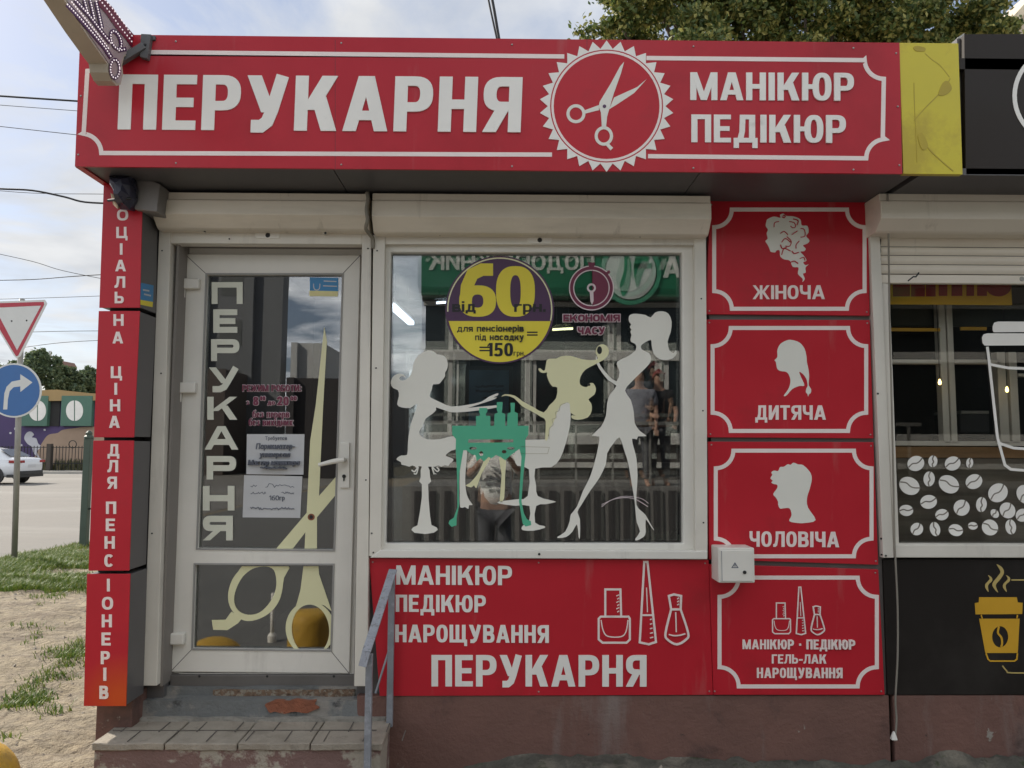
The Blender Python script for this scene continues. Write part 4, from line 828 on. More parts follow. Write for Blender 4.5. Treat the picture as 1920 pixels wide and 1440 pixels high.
strips = [band(zt_([(445, 30), (530, 120), (620, 225), (700, 320), (745, 390)]), 9), band(zt_([(500, 0), (600, 110), (690, 230), (740, 290)]), 8), band(zt_([(560, 0), (585, 90)]), 7), band(zt_([(600, 0), (630, 130)]), 7), band(zt_([(640, 10), (680, 190)]), 8), [zt_(ell(768, 465, 40, 75, 26)), zt_(ell(768, 465, 22, 50, 26))], [zt_(ell(775, 270, 42, 78, 26, rot=-20)), zt_(ell(772, 272, 20, 50, 26, rot=-20))], band(zt_([(790, 340), (845, 330)]), 8)]
xplate('purple_strip', strips, .004, M['led_pat'], E)
xplate('red_strip', [band(zt_([(665, 0), (730, 70), (800, 170), (870, 250), (905, 300)]), 17)], .0045, M['led_red'], E)
lamp_xy = []
def along(l, d):
    l = zt_(l); o = []; acc = 0
    for a, b in zip(l, l[1:]):
        n_ = math.hypot(b[0]-a[0], b[1]-a[1]); t = acc
        while t < n_: o.append((a[0]+(b[0]-a[0])*t/n_, a[1]+(b[1]-a[1])*t/n_)); t += d
        acc = t-n_
    return o
for l, d in (([(445, 30), (530, 120), (620, 225), (700, 320), (745, 390)], 5.5), ([(475, 15), (570, 130), (650, 230), (725, 330)], 5.5), ([(500, 0), (600, 110), (690, 230), (740, 290)], 5.5), ([(560, 0), (585, 90)], 5), ([(600, 0), (630, 130)], 5), ([(640, 10), (680, 190)], 5),
             ([(665, 0), (730, 80), (800, 180), (870, 265), (900, 310)], 7), ([(700, 0), (760, 70), (830, 160), (900, 270)], 7), (ell(768, 465, 31, 62, 26)+ell(768, 465, 31, 62, 26)[:1], 5), (ell(775, 270, 31, 64, 26, rot=-20), 5), ([(795, 340), (845, 330)], 5)):
    lamp_xy += along(l, d)
m = MB()
for x, y in lamp_xy:
    yy, z = o2(x, y); m.lathe([(.0034, 0), (.003, .002), (0, .0036)], (xf+.005, yy, z), 6, 'x')
m.build('lamp_dots', M['led'], E)
E2 = thing_at('sign_bracket', 278, 85, -.46, 'dark grey steel bracket on the fascia edge holding the light box', 'bracket')
m = MB(); quad(m, [(262, 106), (276, 110), (283, 64), (264, 63)], -.475, YF); q_ = at(270, 95, Y=-.47)
m.bar((q_.x, -.468, q_.z+.02), (xf-.05, -.49, 3.2), .03, .03); m.bar((q_.x+.02, -.46, at(270, 68, Y=-.47).z), (q_.x+.02, -.2, at(270, 68, Y=-.47).z), .04, .02)
m.build('arm', pmat('bracket_grey', (.1, .1, .1), .5, .2, 6), E2, bevel=.002)
m = MB(); p = at(272, 84, Y=-.475); m.lathe([(.006, 0), (.005, -.003), (0, -.003)], (p.x, -.475, p.z), 10, 'y'); m.build('bolt', M['black_rub'], E2)
E = thing_at('junction_box', 272, 355, -.26, 'dented grey steel box beneath the fascia at the top of the column', 'junction box')
m = MB(); quad(m, [(252, 392), (294, 397), (300, 345), (250, 325)], -.25, -.06); m.build('casing', M['junction'], E, bevel=.004)
E = thing_at('torn_floodlight', 230, 350, -.3, 'broken dark floodlight wrapped in torn plastic hanging under the fascia corner', 'floodlight')
m = MB(); c = [(203, 326), (222, 322), (249, 330), (252, 350), (250, 374), (238, 391), (221, 388), (217, 374), (213, 358), (205, 345)]
pts = [at(x, y, Y=-.30) for x, y in c]; cen = sum(pts, Vector())/len(pts)
vs = [cen+Vector((0, -.06, .01))]; fs = []; k = len(pts)
for j, (sc_, dy) in enumerate(((.45, -.05), (.8, -.02), (1, .02), (.8, .09))):
    for i, p in enumerate(pts): vs.append(cen+(p-cen)*sc_+Vector((0, dy+.018*noise.noise(Vector((i*3.1, j*2.7, 0))), .008*noise.noise(Vector((i*2.1, j*5, 4))))))
for i in range(k): fs.append((0, 1+i, 1+(i+1) % k))
for j in range(3):
    for i in range(k): a = 1+j*k+i; b = 1+j*k+(i+1) % k; fs.append((a, a+k, b+k, b))
m.add(vs, fs); m.build('plastic_wrap', M['bag'], E)
m = MB(); a = at(210, 372, Y=-.27); b = at(225, 392, Y=-.3); m.add([at(207, 362, Y=-.26), at(222, 368, Y=-.29), at(221, 392, Y=-.31), at(212, 384, Y=-.27), at(228, 388, Y=-.26)], [(0, 1, 2, 3), (1, 4, 2)]); m.build('torn_flap', pmat('ochre_rag', (.28, .2, .12), .8, .3, 10), E)
m = MB(); m.box(at(205, 320, Y=-.28).x, at(262, 320, Y=-.28).x, -.31, -.22, at(230, 330, Y=-.28).z, at(230, 317, Y=-.28).z+.01); m.build('mount', M['junction'], E, bevel=.004)
m = MB(); m.tube([at(203, 376, Y=-.27), at(222, 374, Y=-.33), at(246, 372, Y=-.31)], .006, 6); m.build('strap', M['black_rub'], E)
# cable between the shutter housings
def strand(name, pts, r_, mat, label, cat, group=None, n=6):
    m = MB(); m.tube(sm(pts, 5, False), r_, n); o = m.build(name, mat, None, smooth=True); return tag(o, label, cat, group)
strand('loose_cable', [at(688, 361, Y=-.18), at(690, 372, Y=-.19), at(687, 392, Y=-.19), at(689, 412, Y=-.19), at(686, 428, Y=-.15), at(692, 438, Y=-.1), at(699, 448, Y=-.06), at(699, 466, Y=-.055)], .009, M['twine'], 'frayed grey brown cable hanging in the gap between two shutter housings', 'cable')

# ------------------------------------------------------------------ steps, threshold, handrail
zs_ = .327
sx0 = at(170, 1392, Y=-.307).x; sx1 = at(718, 1388, Y=-.307).x; SYF = -.307
E = empty('entrance_step', ((sx0+sx1)/2, SYF, 0), 'worn tiled concrete step with peeling mauve riser below the white door', 'step')
m = MB(); m.box(sx0+.012, sx1-.012, SYF+.012, -.02, -.1, zs_-.03); m.build('riser', M['riser'], E)
Wt = (sx1-sx0)/4
m = MB()
for k in range(16):
    x = sx0+.06+k*.083
    y0 = SYF+.02 if k % 2 else SYF+.13; y1 = y0+.12
    m.box(x, x+.0035, y0, y1, zs_-.002, zs_+.0012)
m.box(sx0+.02, sx1-.05, SYF+.145, SYF+.148, zs_-.002, zs_+.0012)
m.build('tile_groove', pmat('groove_dirt', (.12, .105, .09), .95), E)
def rough_block(name, x0, x1, y0, y1, z0, z1, mat, par, d=.05, amp=.008, seed=0):
    m = MB(); nx_ = max(2, int((x1-x0)/d)); ny = max(2, int((y1-y0)/d*2)); nzz = max(2, int((z1-z0)/d*2))
    bm = bmesh.new(); bmesh.ops.create_cube(bm, size=1)
    bmesh.ops.scale(bm, vec=(x1-x0, y1-y0, z1-z0), verts=bm.verts); bmesh.ops.translate(bm, vec=((x0+x1)/2, (y0+y1)/2, (z0+z1)/2), verts=bm.verts)
    ed = [e for e in bm.edges if abs(e.verts[0].co.x-e.verts[1].co.x) > 1e-5]; bmesh.ops.subdivide_edges(bm, edges=ed, cuts=nx_, use_grid_fill=True)
    ed = [e for e in bm.edges if abs(e.verts[0].co.x-e.verts[1].co.x) < 1e-5 and e.calc_length() > d*.7]; bmesh.ops.subdivide_edges(bm, edges=ed, cuts=max(1, int(.5*max(y1-y0, z1-z0)/d)), use_grid_fill=True)
    for v in bm.verts:
        p = v.co*7+Vector((seed, 0, 0)); v.co += Vector((0, amp*noise.noise(p)+amp*.6*noise.noise(p*3), amp*noise.noise(p+Vector((5, 5, 5)))+amp*.5*noise.noise(p*3.3)))
    m.v = [v.co.copy() for v in bm.verts]; bm.verts.index_update(); m.f = [tuple(v.index for v in f.verts) for f in bm.faces]; bm.free()
    return m.build(name, mat, par)
for k in range(4):
    tr = rough_block('tread', sx0+k*Wt+.003, sx0+(k+1)*Wt-.003, SYF+.002, SYF+.325, zs_-.032, zs_-.003, M['tile'], E, .022, .005, k*7.3)
    bv = tr.modifiers.new('bevel', 'BEVEL'); bv.width = .004; bv.segments = 1; bv.limit_method = 'ANGLE'; bv.angle_limit = R(50)
zA = at(500, 1313, Y=-.015).z; zB = at(500, 1287, Y=.06).z; zC = at(500, 1277, Y=.09).z
TS = empty('door_threshold', (-1.15, 0, zs_), 'patched cement threshold with exposed gravel and a bare red brick patch', 'threshold')
xt0, xt1 = at(250, 1320, Y=-.015).x, at(684, 1320, Y=-.015).x
rough_block('cement_lower', xt0, xt1, -.02, .12, zs_-.04, zA, M['thresh'], TS, .05, .006, 1)
rough_block('cement_upper', at(285, 1290, Y=.06).x, at(676, 1290, Y=.06).x, .055, .16, zA-.02, zB, M['thresh'], TS, .05, .005, 4)
rough_block('gravel_edge', at(400, 1295, Y=.05).x, at(665, 1295, Y=.05).x, .045, .1, zA-.01, zB-.012, M['gravel'], TS, .03, .008, 8)
m = MB(); bp = sm([(500, 1327), (497, 1321), (507, 1316), (520, 1312), (541, 1314), (556, 1311), (578, 1314), (593, 1313), (590, 1321), (599, 1327), (587, 1332), (574, 1337), (552, 1334), (533, 1338), (516, 1334), (506, 1336)], 3)
m.plate([[q2(x, y, -.026) for x, y in bp]], -.029, -.01); m.build('brick_patch', M['oldbrick'], TS)
m = MB(); m.box(at(322, 1280, Y=.09).x, at(676, 1280, Y=.09).x, .07, .17, zB-.005, at(500, 1264, Y=.09).z); m.build('door_sill', M['inter2'], TS, bevel=.003)
m = MB()
for x in (374, 501, 626): p = at(x, 1268, Y=.07); m.lathe([(.006, 0), (0, -.002)], (p.x, .069, p.z), 8, 'y')
m.build('drain_hole', M['black_rub'], TS)
random.seed(5)
E = empty('step_mortar', (0, SYF, zs_), 'pale crumbling mortar seam behind the tiles of the entrance step', 'mortar')
rough_block('seam', xt0-.02, sx1-.03, -.045, -.012, zs_-.01, zs_+.012, M['conc'], E, .03, .008, 9)
RX0 = at(690, 1380, Y=-.34).x; RX1 = at(733, 1200, Y=-.06).x
E = empty('handrail', (RX0, -.34, 0), 'short sloping grey steel handrail with flaking flat bar beside the steps', 'handrail')
zr = at(735, 1075, Y=-.06).z; zf = at(690, 1235, Y=-.34).z
m = MB(); m.box(RX1-.014, RX1+.014, -.073, -.047, at(733, 1362, Y=-.06).z, zr); m.build('post', M['steel'], E, bevel=.002)
m = MB(); m.box(RX0-.014, RX0+.014, -.353, -.327, 0, zf+.02); m.build('post', M['steel'], E, bevel=.002)
m = MB(); A_ = [(RX1, -.06, zr+.012), (RX0+.012, -.33, zf+.06), (RX0-.006, -.35, zf+.02), (RX0-.012, -.36, zf-.07)]
A_[0] = at(737, 1068, Y=-.06); A_[1] = at(696, 1195, Y=-.32); A_[2] = at(687, 1222, Y=-.36); A_[3] = at(680, 1250, Y=-.375)
for a, b in zip(A_, A_[1:]): m.bar(a, b, .038, .008, (0, -.3, 1))
m.build('flat_bar', M['railtop'], E, bevel=.001)
m = MB(); m.tube([at(731, 1213, Y=-.06), at(704, 1300, Y=-.1)], .005, 6); m.build('brace', M['steel'], E)

# ------------------------------------------------------------------ neighbouring café kiosk
CX0, CX1 = 1.83, 5.2
C = empty('coffee_kiosk', (3.2, 0, 0), 'dark brown coffee kiosk with half lowered shutter on the right edge', 'kiosk')
m = MB(); zc0 = at(1800, 1036, Y=.02).z; zc1 = at(1800, 535, Y=.02).z; wxl = at(1672, 800, Y=.02).x
m.box(CX0, CX1, .02, .12, zc1+.1, 3.25); m.box(CX0, CX1, .02, .12, 0, zc0); m.box(CX0, wxl, .02, .12, zc0, zc1+.1); m.box(4.4, CX1, .02, .12, zc0, zc1+.1)
m.box(CX0, CX0+.08, .12, 2.8, 0, 3.25); m.box(CX1-.08, CX1, .12, 2.8, 0, 3.25)
m.build('wall', M['cafe'], C)
m = MB(); m.box(CX0, CX1, -.43, 2.9, 3.25, 3.3); m.build('roof', M['cafetop'], C)
m = MB(); m.box(CX0, CX1, -.43, .02, sz, sz+.03); m.build('soffit', M['soffit'], C)
m = MB(); m.box(CX0, CX1, -.022, .02, -.1, kz-.004); m.build('plinth', M['plinth'], C, bevel=.004)
m = MB(); m.box(CX0+.08, 4.4, .12, 1.6, .3, .36); m.build('floor', M['dark'], C)
m = MB(); m.box(CX0+.08, CX1-.08, .12, 2.8, 2.72, 2.78); m.build('ceiling', M['dark'], C)
# rear side glazed with white frames
m = MB(); YR = .3
for c in ((1764, 534, 1776, 832), (1779, 534, 1790, 832), (1873, 660, 1890, 832), (1895, 660, 1910, 832), (1660, 674, 1765, 682), (1790, 674, 1875, 682), (1660, 827, 1940, 836), (1910, 700, 1960, 706), (1640, 600, 1672, 836)): m.pbox(*c, YR, YR+.05)
m.build('rear_frame', M['pvc'], C, bevel=.003)
m = MB(); m.pbox(1640, 838, 2100, 859, .07, YR+.3); m.build('counter', M['wood'], C, bevel=.004)
m = MB(); m.pbox(1600, 860, 2200, 1100, .085, .11); m.build('counter_front', M['plank'], C)
m = MB(); m.box(CX0+.08, CX1-.08, 2.7, 2.76, .3, 2.75); m.build('inner_wall', M['cafe'], C)
E = thing_at('banner_reflection', 1780, 550, .13, 'yellow banner reflection with dark red letters, modelled behind the coffee kiosk window', 'banner')
m = MB(); m.pbox(1640, 500, 1896, 571, .13, .14); m.build('cloth', pmat('banner_orange', (.85, .5, .03), .6, .06, 3), E)  # bright board behind the glass, standing in for a reflected banner
decal('lettering', [[[(1672+a, 520), (1672+a, y_), (1672+b, y_), (1672+b, 520)]] for a, b, y_ in ((2, 34, 556), (36, 62, 556), (64, 82, 556), (88, 104, 555), (112, 132, 555), (140, 154, 555), (160, 178, 555))]+[[ell(1872, 536, 24, 20, 24)]], .13, pmat('dark_red_letter', (.36, .03, .025), .5), E)
E = thing_at('yellow_strip', 1760, 615, .27, 'thin yellow strip across the panes inside the coffee kiosk', 'strip')
m = MB(); m.pbox(1665, 615, 1763, 621, .27, .28); m.pbox(1802, 613, 1850, 619, .27, .28); m.build('strip', M['mustard'], E)  # two thin yellow lengths just behind the panes
E = thing_at('header_board', 1700, 580, .3, 'dark greenish board above the rear panes of the coffee kiosk', 'board')
m = MB(); m.pbox(1640, 480, 2000, 612, .36, .38); m.build('board', pmat('dark_green_board', (.03, .036, .028), .5, .2, 3), E)
for i, (x, y) in enumerate(((1762, 716), (1888, 730))):
    p = at(x, y, Y=.22); E = empty('pendant_bulb', (p.x, .22, p.z), ['warm glowing bulb at the left mullion inside the coffee kiosk', 'warm glowing bulb near the cup outline inside the coffee kiosk'][i], 'bulb', 'glowing bulbs in the coffee kiosk')
    m = MB(); m.lathe([(0, -.016), (.006, -.013), (.008, -.003), (.005, .008), (.003, .014)], tuple(p), 12); m.build('glow_bulb', M['bulb'], E, smooth=True)
    m = MB(); m.tube([(p.x, .22, p.z+.02), (p.x, .22, 2.72)], .002, 5); m.build('flex', M['black_rub'], E)
E = thing_at('espresso_machine', 1820, 790, 1.15, 'grey boxy coffee machine on the counter of the coffee kiosk', 'coffee machine')
m = MB(); m.pbox(1800, 775, 1856, 812, 1.15, 1.45); m.pbox(1806, 818, 1850, 824, 1.1, 1.45); m.build('body', M['dark'], E, bevel=.01)
m = MB(); m.pbox(1802, 770, 1855, 776, 1.14, 1.45); m.build('top_tray', M['metal'], E, bevel=.004)
# front frame, glass, shutter
SH3 = empty('roller_shutter', (2.6, 0, 2.4), 'partly lowered slatted shutter with housing over the coffee kiosk window', 'shutter', 'roller shutters over the openings')
m = MB(); shbox(m, 1652, 2400, 364, 412, 436, -.185); m.build('housing', M['shutter'], SH3, bevel=.003)
m = MB(); quad(m, [(1656, 1046), (1676, 1046), (1650, 437), (1631, 437)], -.05, .02); m.build('guide_rail', M['rail'], SH3, bevel=.003)
m = MB(); quad(m, [(1676, 1022), (1686, 1020), (1668, 532), (1652, 530)], -.03, .02); m.build('frame_post', M['rail'], SH3, bevel=.003)
ysl = [440, 463, 479, 496, 514]
for a, b in zip(ysl, ysl[1:]):
    m = MB(); xa, xb = at(1650, a, Y=-.02).x, 4.4; z1_, z0_ = at(1700, a+.6, Y=-.02).z, at(1700, b-.6, Y=-.02).z; n = 7
    vs = []; 
    for k in range(n):
        t = k/(n-1); y = -.02-.010*math.sin(math.pi*t); z = z0_+(z1_-z0_)*t; vs += [(xa, y, z), (xb, y, z)]
    m.add(vs, [(2*k, 2*k+1, 2*k+3, 2*k+2) for k in range(n-1)]); m.build('slat', M['shutter'], SH3, recalc=False)
m = MB(); m.box(at(1650, 440, Y=-.015).x, 4.4, -.014, -.01, at(1700, 514, Y=-.02).z, at(1700, 440, Y=-.02).z); m.build('slat_backing', M['inter2'], SH3)
m = MB(); m.box(at(1650, 520, Y=-.03).x, 4.4, -.032, 0, at(1700, 531, Y=-.03).z, at(1700, 515, Y=-.03).z); m.build('end_slat', M['shutter'], SH3, bevel=.003)
m = MB(); p = at(1916, 523, Y=-.032); m.lathe([(.012, 0), (.01, -.004), (0, -.004)], (p.x, -.032, p.z), 14, 'y'); m.build('lock', M['metal'], SH3)
m = MB(); m.plate([[q2(x, y, -.031) for x, y in l] for l in band([(1702, 527), (1712, 519), (1717, 519), (1723, 511)], 2.4)], -.0335, -.03); m.build('scratch', M['black_rub'], SH3)
m = MB(); m.box(at(1678, 1035, Y=-.05).x, 4.4, -.048, .02, at(1800, 1046, Y=-.05).z, at(1800, 1021, Y=-.05).z); m.build('sill', M['rail'], SH3, bevel=.004)
dots('hole', ((1653, 1040), (1646, 738), (1652, 1010), (1661, 1042)), -.051, .005, M['black_rub'], SH3)
m = MB(); m.box(at(1680, 800, Y=.02).x, 4.4, .02, .024, zc0, zc1+.05); m.build('pane', M['cafeglass'], C)
# bean films
beans = [(1717,869,16,14,20,0),(1749,865,8.5,11,5,1),(1786,869,15,13,20,0),(1818,868,6.5,9.5,8,1),(1705,911,20,16,-30,0),(1742,898,10.5,14,5,1),(1779,908,20,16,-32,0),(1826,903,16,13.5,25,0),(1871,924,19,17,35,0),(1923,927,16,19,40,0),(1741,941,15.5,13,8,0),(1699,957,13,10.5,-5,0),(1766,965,12.5,10.5,12,0),(1803,952,15,15,40,0),(1840,946,10,14,5,1),(1865,963,7,9,40,0),(1889,957,14,15.5,40,0),(1917,966,13,12,30,0),(1719,992,12,11.5,40,0),(1753,992,9.5,13.5,-15,1),(1792,994,13.5,11,-18,0),(1824,986,9,7,-5,0),(1856,989,15.5,14.5,-40,0),(1895,988,10,14,-8,1)]
rows = ['top row', 'second row', 'third row', 'bottom row']
rowof = [0,0,0,0,1,1,1,1,1,1,2,2,2,2,2,2,2,2,3,3,3,3,3,3]; cnt = {}
order = ['leftmost', 'second', 'third', 'fourth', 'fifth', 'sixth', 'seventh', 'eighth']
for i, (x, y, rx, ry, rot, up) in enumerate(beans):
    rw = rowof[i]
    k = sorted([b[0] for b, q in zip(beans, rowof) if q == rw]).index(x)
    size = 'small' if rx*ry < 110 else ('large' if rx*ry > 230 else 'medium')
    lb = f"{size} white {'upright' if up else 'tilted'} coffee bean film, {order[k]}{' from the left' if k else ''} in the {rows[rw]} of beans"
    s_ = [[ell(x, y, rx, ry, 26, rot=-rot if not up else rot)]]
    d = decal('coffee_bean_sticker', s_, .018, M['white'], None, .001, lb, 'sticker', 'coffee bean films on the kiosk window')
    c, sn = math.cos(R(-rot if not up else rot)), math.sin(R(-rot if not up else rot))
    l = [(-rx*.95, ry*.15), (-rx*.4, -ry*.12), (rx*.1, .0), (rx*.5, -ry*.1), (rx, -ry*.45)] if not up else [(rx*.1, -ry*.98), (-rx*.12, -ry*.4), (rx*.15, ry*.1), (-rx*.1, ry*.5), (rx*.1, ry*.98)]
    w_ = band([(x+a*c-b*sn, y+a*sn+b*c) for a, b in sm(l, 4, False)], 2.4)
    decal('crease', [w_], .018, M['plank'], d, .001, start=2)
E = thing_at('cup_sticker', 1890, 740, .018, 'large white outline film of a lidded takeaway cup on the kiosk window', 'sticker')
decal('lid', [[[(1861, 612), (1864, 605), (1871, 603), (2010, 603), (2010, 622), (1863, 623), (1861, 619)]], [[(1841, 633), (1844, 627), (1851, 625), (2030, 625), (2030, 647), (1846, 648), (1842, 643)]]], .018, M['white'], E)
decal('outline', [[l] for l in band([(1851, 650), (1855, 683), (1870, 820), (1884, 872), (1895, 880), (2000, 888)], 5)]+[[l] for l in band([(1855, 683), (1890, 690), (1990, 693)], 5)]+[[l] for l in band([(1870, 830), (1900, 840), (1990, 846)], 5)], .018, M['white'], E, start=3)
E = thing_at('coffee_cup_sign', 1880, 1170, -.025, 'dark brown panel with a yellow steaming takeaway cup below the kiosk window', 'sign')
m = MB(); m.box(at(1660, 1170, Y=-.025).x, 4.6, -.025, .02, kz, at(1800, 1049, Y=-.025).z); m.build('panel', M['cafe'], E, bevel=.0015)
zk = lambda l: zc(l, 1600, 1020, 3.428)
decal('cup', [[zk(l)] for l in ([(808,342),(1050,342),(1056,375),(1088,378),(1085,450),(785,452),(780,380),(806,375)], )]+[[zk([(808,480),(1068,480),(1056,700),(848,700)]), zk(ell(943,596,52,68,30))]]+[[zk(l) for l in band([(852,702),(865,740),(880,752),(1035,752),(1050,740),(1054,702)], 9)]]+[[zk(l) for l in band([(820,455),(828,478)], 8)], [zk(l) for l in band([(1054,455),(1050,478)], 8)], [zk(l) for l in band(sm([(935,530),(928,570),(950,600),(955,640),(948,662)], 4, False), 12)]], -.025, M['mustard'], E)
decal('steam', [[zk(sm(l, 4))] for l in ([(920,130),(955,150),(967,185),(945,225),(915,265),(930,312),(900,280),(895,250),(930,205),(945,175)], [(865,200),(888,215),(890,238),(865,265),(868,308),(848,280),(850,255),(876,225)], [(980,200),(1004,215),(1004,238),(978,265),(985,308),(962,280),(965,255),(992,225)])], -.025, pmat('pale_gold', (.5, .38, .13), .4), E, start=1)
decal('rule_line', [[zk(l) for l in band([(1015, 231), (1300, 231)], 8)], [zk(l) for l in band(sm([(958, 782), (985, 815), (1020, 828), (1300, 828)], 3, False), 8)]], -.025, pmat('pale_gold_line', (.5, .38, .13), .4), E, start=1)
strand('hanging_string', [at(1664, 364, Y=-.2), at(1666, 450, Y=-.1), at(1668, 600, Y=-.07), at(1673, 800, Y=-.07), at(1677, 1000, Y=-.07), at(1679, 1050, Y=-.07), at(1683, 1140, Y=-.06), at(1683, 1230, Y=-.06), at(1679, 1310, Y=-.05), at(1681, 1350, Y=-.05), at(1678, 1385, Y=-.06)], .0045, M['twine'], 'thin string hanging down the frame between the red panels and the coffee kiosk', 'string')
m = MB(); p = at(1676, 1380, Y=-.07); m.lathe([(.004, .02), (.012, .0), (.016, -.014), (.008, -.02)], tuple(p), 7); tag(m.build('string_knot', M['pvc'], None), 'pale knotted rag at the lower end of the hanging string', 'rag')
# fascia pieces right of the red board
E = thing_at('yellow_fascia_panel', 1746, 200, YF, 'blank yellow fascia panel with brown glue traces right of the red board', 'sign')
m = MB(); quad(m, [(1694, 326), (1805, 327), (1797, 81), (1686, 80)], YF+.004, YF+.03); m.build('panel', M['yellowpanel'], E, bevel=.0015)
yz = lambda l: zc(l, 1440, 0, 3.6)
decal('glue_trace', [[yz(l) for l in band(sm(c, 3, False), w_)] for c, w_ in (([(1060, 360), (1110, 405), (1160, 440), (1225, 520)], 5), ([(1230, 530), (1200, 580), (1130, 660), (1060, 730), (985, 815)], 7), ([(985, 560), (988, 700), (1000, 950), (1005, 1100)], 4), ([(1020, 900), (1075, 990), (1140, 1060), (1250, 1155)], 7))]+[[yz(sm(b_, 4))] for b_ in ([(980, 320), (1010, 310), (1060, 325), (1055, 345), (1000, 345)], [(1180, 560), (1215, 550), (1240, 600), (1200, 640), (1150, 640)], [(1010, 920), (1040, 900), (1080, 985), (1040, 1010)])], YF+.004, M['yglue'], E, .0006)
E = thing_at('dark_fascia_sign', 1870, 190, YF, 'dark brown fascia board with part of a white ring at the right edge', 'sign')
m = MB(); Yd = YF+.02; quad(m, [(1811, 327), (2500, 331), (2500, 60), (1808, 64)], Yd, Yd+.03); 
m.build('panel', M['cafetop'], E, bevel=.0015)
m = MB(); xl = at(1808, 190, Y=Yd).x; m.box(xl-.002, xl+.02, Yd+.03, .0, at(1808, 327, Y=Yd).z+.003, at(1808, 64, Y=Yd).z-.003); m.build('return_edge', M['grey'], E)
decal('ring', [[ell(1990, 180, 92, 92, 50), ell(1990, 180, 84, 84, 50)]], Yd, M['white'], E, .002)
m = MB(); quad(m, [(1797, 81), (1810, 81), (1808, 62), (1796, 70)], YF+.08, YF+.3); m.build('tin_flashing', M['metal'], E)

# ------------------------------------------------------------------ trees
def leafmat(name, c1, c2, c3):
    m = bpy.data.materials.new(name); m.use_nodes = True; nt = m.node_tree; b = nt.nodes['Principled BSDF']
    g = nt.nodes.new('ShaderNodeNewGeometry'); cr = nt.nodes.new('ShaderNodeValToRGB'); nt.links.new(g.outputs['Random Per Island'], cr.inputs[0])
    e = cr.color_ramp.elements; e[0].color = (*c1, 1); e[1].color = (*c3, 1); x = e.new(.5); x.color = (*c2, 1)
    nt.links.new(cr.outputs[0], b.inputs['Base Color']); b.inputs['Roughness'].default_value = .55
    t = nt.nodes.new('ShaderNodeBsdfTranslucent'); mxs = nt.nodes.new('ShaderNodeMixShader'); mxs.inputs[0].default_value = .3; nt.links.new(cr.outputs[0], t.inputs[0])
    nt.links.new(b.outputs[0], mxs.inputs[1]); nt.links.new(t.outputs[0], mxs.inputs[2]); nt.links.new(mxs.outputs[0], nt.nodes['Material Output'].inputs[0]); return m
M['leaf'] = leafmat('leaf_green', (.04, .08, .02), (.12, .155, .035), (.42, .38, .11))
M['leaf_far'] = leafmat('leaf_far', (.05, .085, .045), (.10, .14, .065), (.16, .19, .08))
M['bark'] = pmat('bark', (.12, .09, .065), .9, .3, 8, .8, 20)
def tree(name, base, h, blobs, nl, ls, mat, label, group=None, seed=1, rt=.16):
    rnd = random.Random(seed)
    T = empty(name, base, label, 'tree', group)
    bx, by, bz = base
    m = MB(); m.tube([(bx, by, bz), (bx+.05, by, bz+h*.5), (bx, by+.05, bz+h)], [rt*1.3, rt, rt*.7], 9)
    for (cx, cy, cz, r_) in blobs[:8]:
        m.tube([(bx, by, bz+h*.8), ((bx+cx)/2+rnd.uniform(-.2, .2), (by+cy)/2, (bz+h+cz)/2), (cx, cy, cz)], [rt*.5, rt*.3, rt*.1], 6)
    m.build('trunk', M['bark'], T, smooth=True)
    m = MB(); tot = sum(b[3]**2 for b in blobs)
    for (cx, cy, cz, r_) in blobs:
        n = int(nl*r_**2/tot)
        subs = []
        for k in range(max(14, int(r_*30))):
            d = Vector((rnd.gauss(0, 1), rnd.gauss(0, 1), rnd.gauss(0, 1))).normalized()*r_*rnd.uniform(.55, 1.0); subs.append((Vector((cx, cy, cz))+d, r_*rnd.uniform(.22, .42)))
        for k in range(n):
            c, sr = subs[rnd.randrange(len(subs))]
            p = c+Vector((rnd.gauss(0, .5), rnd.gauss(0, .5), rnd.gauss(0, .42)))*sr
            u = Vector((rnd.gauss(0, 1), rnd.gauss(0, 1), rnd.gauss(0, .7))).normalized(); w = u.orthogonal().normalized(); w = (Matrix.Rotation(rnd.uniform(0, 6.28), 3, u) @ w); v = u.cross(w)
            s_ = ls*rnd.uniform(.6, 1.3)
            m.add([p-w*s_, p-v*s_*.55+u*s_*.15, p+w*s_, p+v*s_*.55+u*s_*.15], [(0, 1, 2, 3)])
    m.build('crown', mat, T, recalc=False); return T
bl_ = []
rnd = random.Random(11)
for px, py, r_ in ((1150, 30, .62), (1215, -30, .8), (1260, 35, .7), (1330, -20, .8), (1390, 30, .75), (1450, -30, .9), (1510, 35, .7), (1570, -10, .85), (1630, 30, .8), (1690, -20, .85), (1740, 40, .7), (1800, 0, .75), (1850, 45, .5), (1790, 60, .5), (1180, 80, .5), (1300, 90, .7), (1600, 90, .7), (1450, 95, .7), (1680, 95, .6), (1400, -110, 1.1), (1600, -110, 1.1), (1250, -90, .8), (1760, -80, .8)):
    p = at(px, py, Y=8+rnd.uniform(-.8, .8)); bl_.append((p.x, p.y, p.z, r_*.85))
pt = at(1470, 300, Y=8.2)
tree('broadleaf_tree', (pt.x, 8.2, 0), 4.6, bl_, 100000, .046, M['leaf'], 'dense yellowish green tree rising behind the kiosk roofs', seed=4, rt=.2)
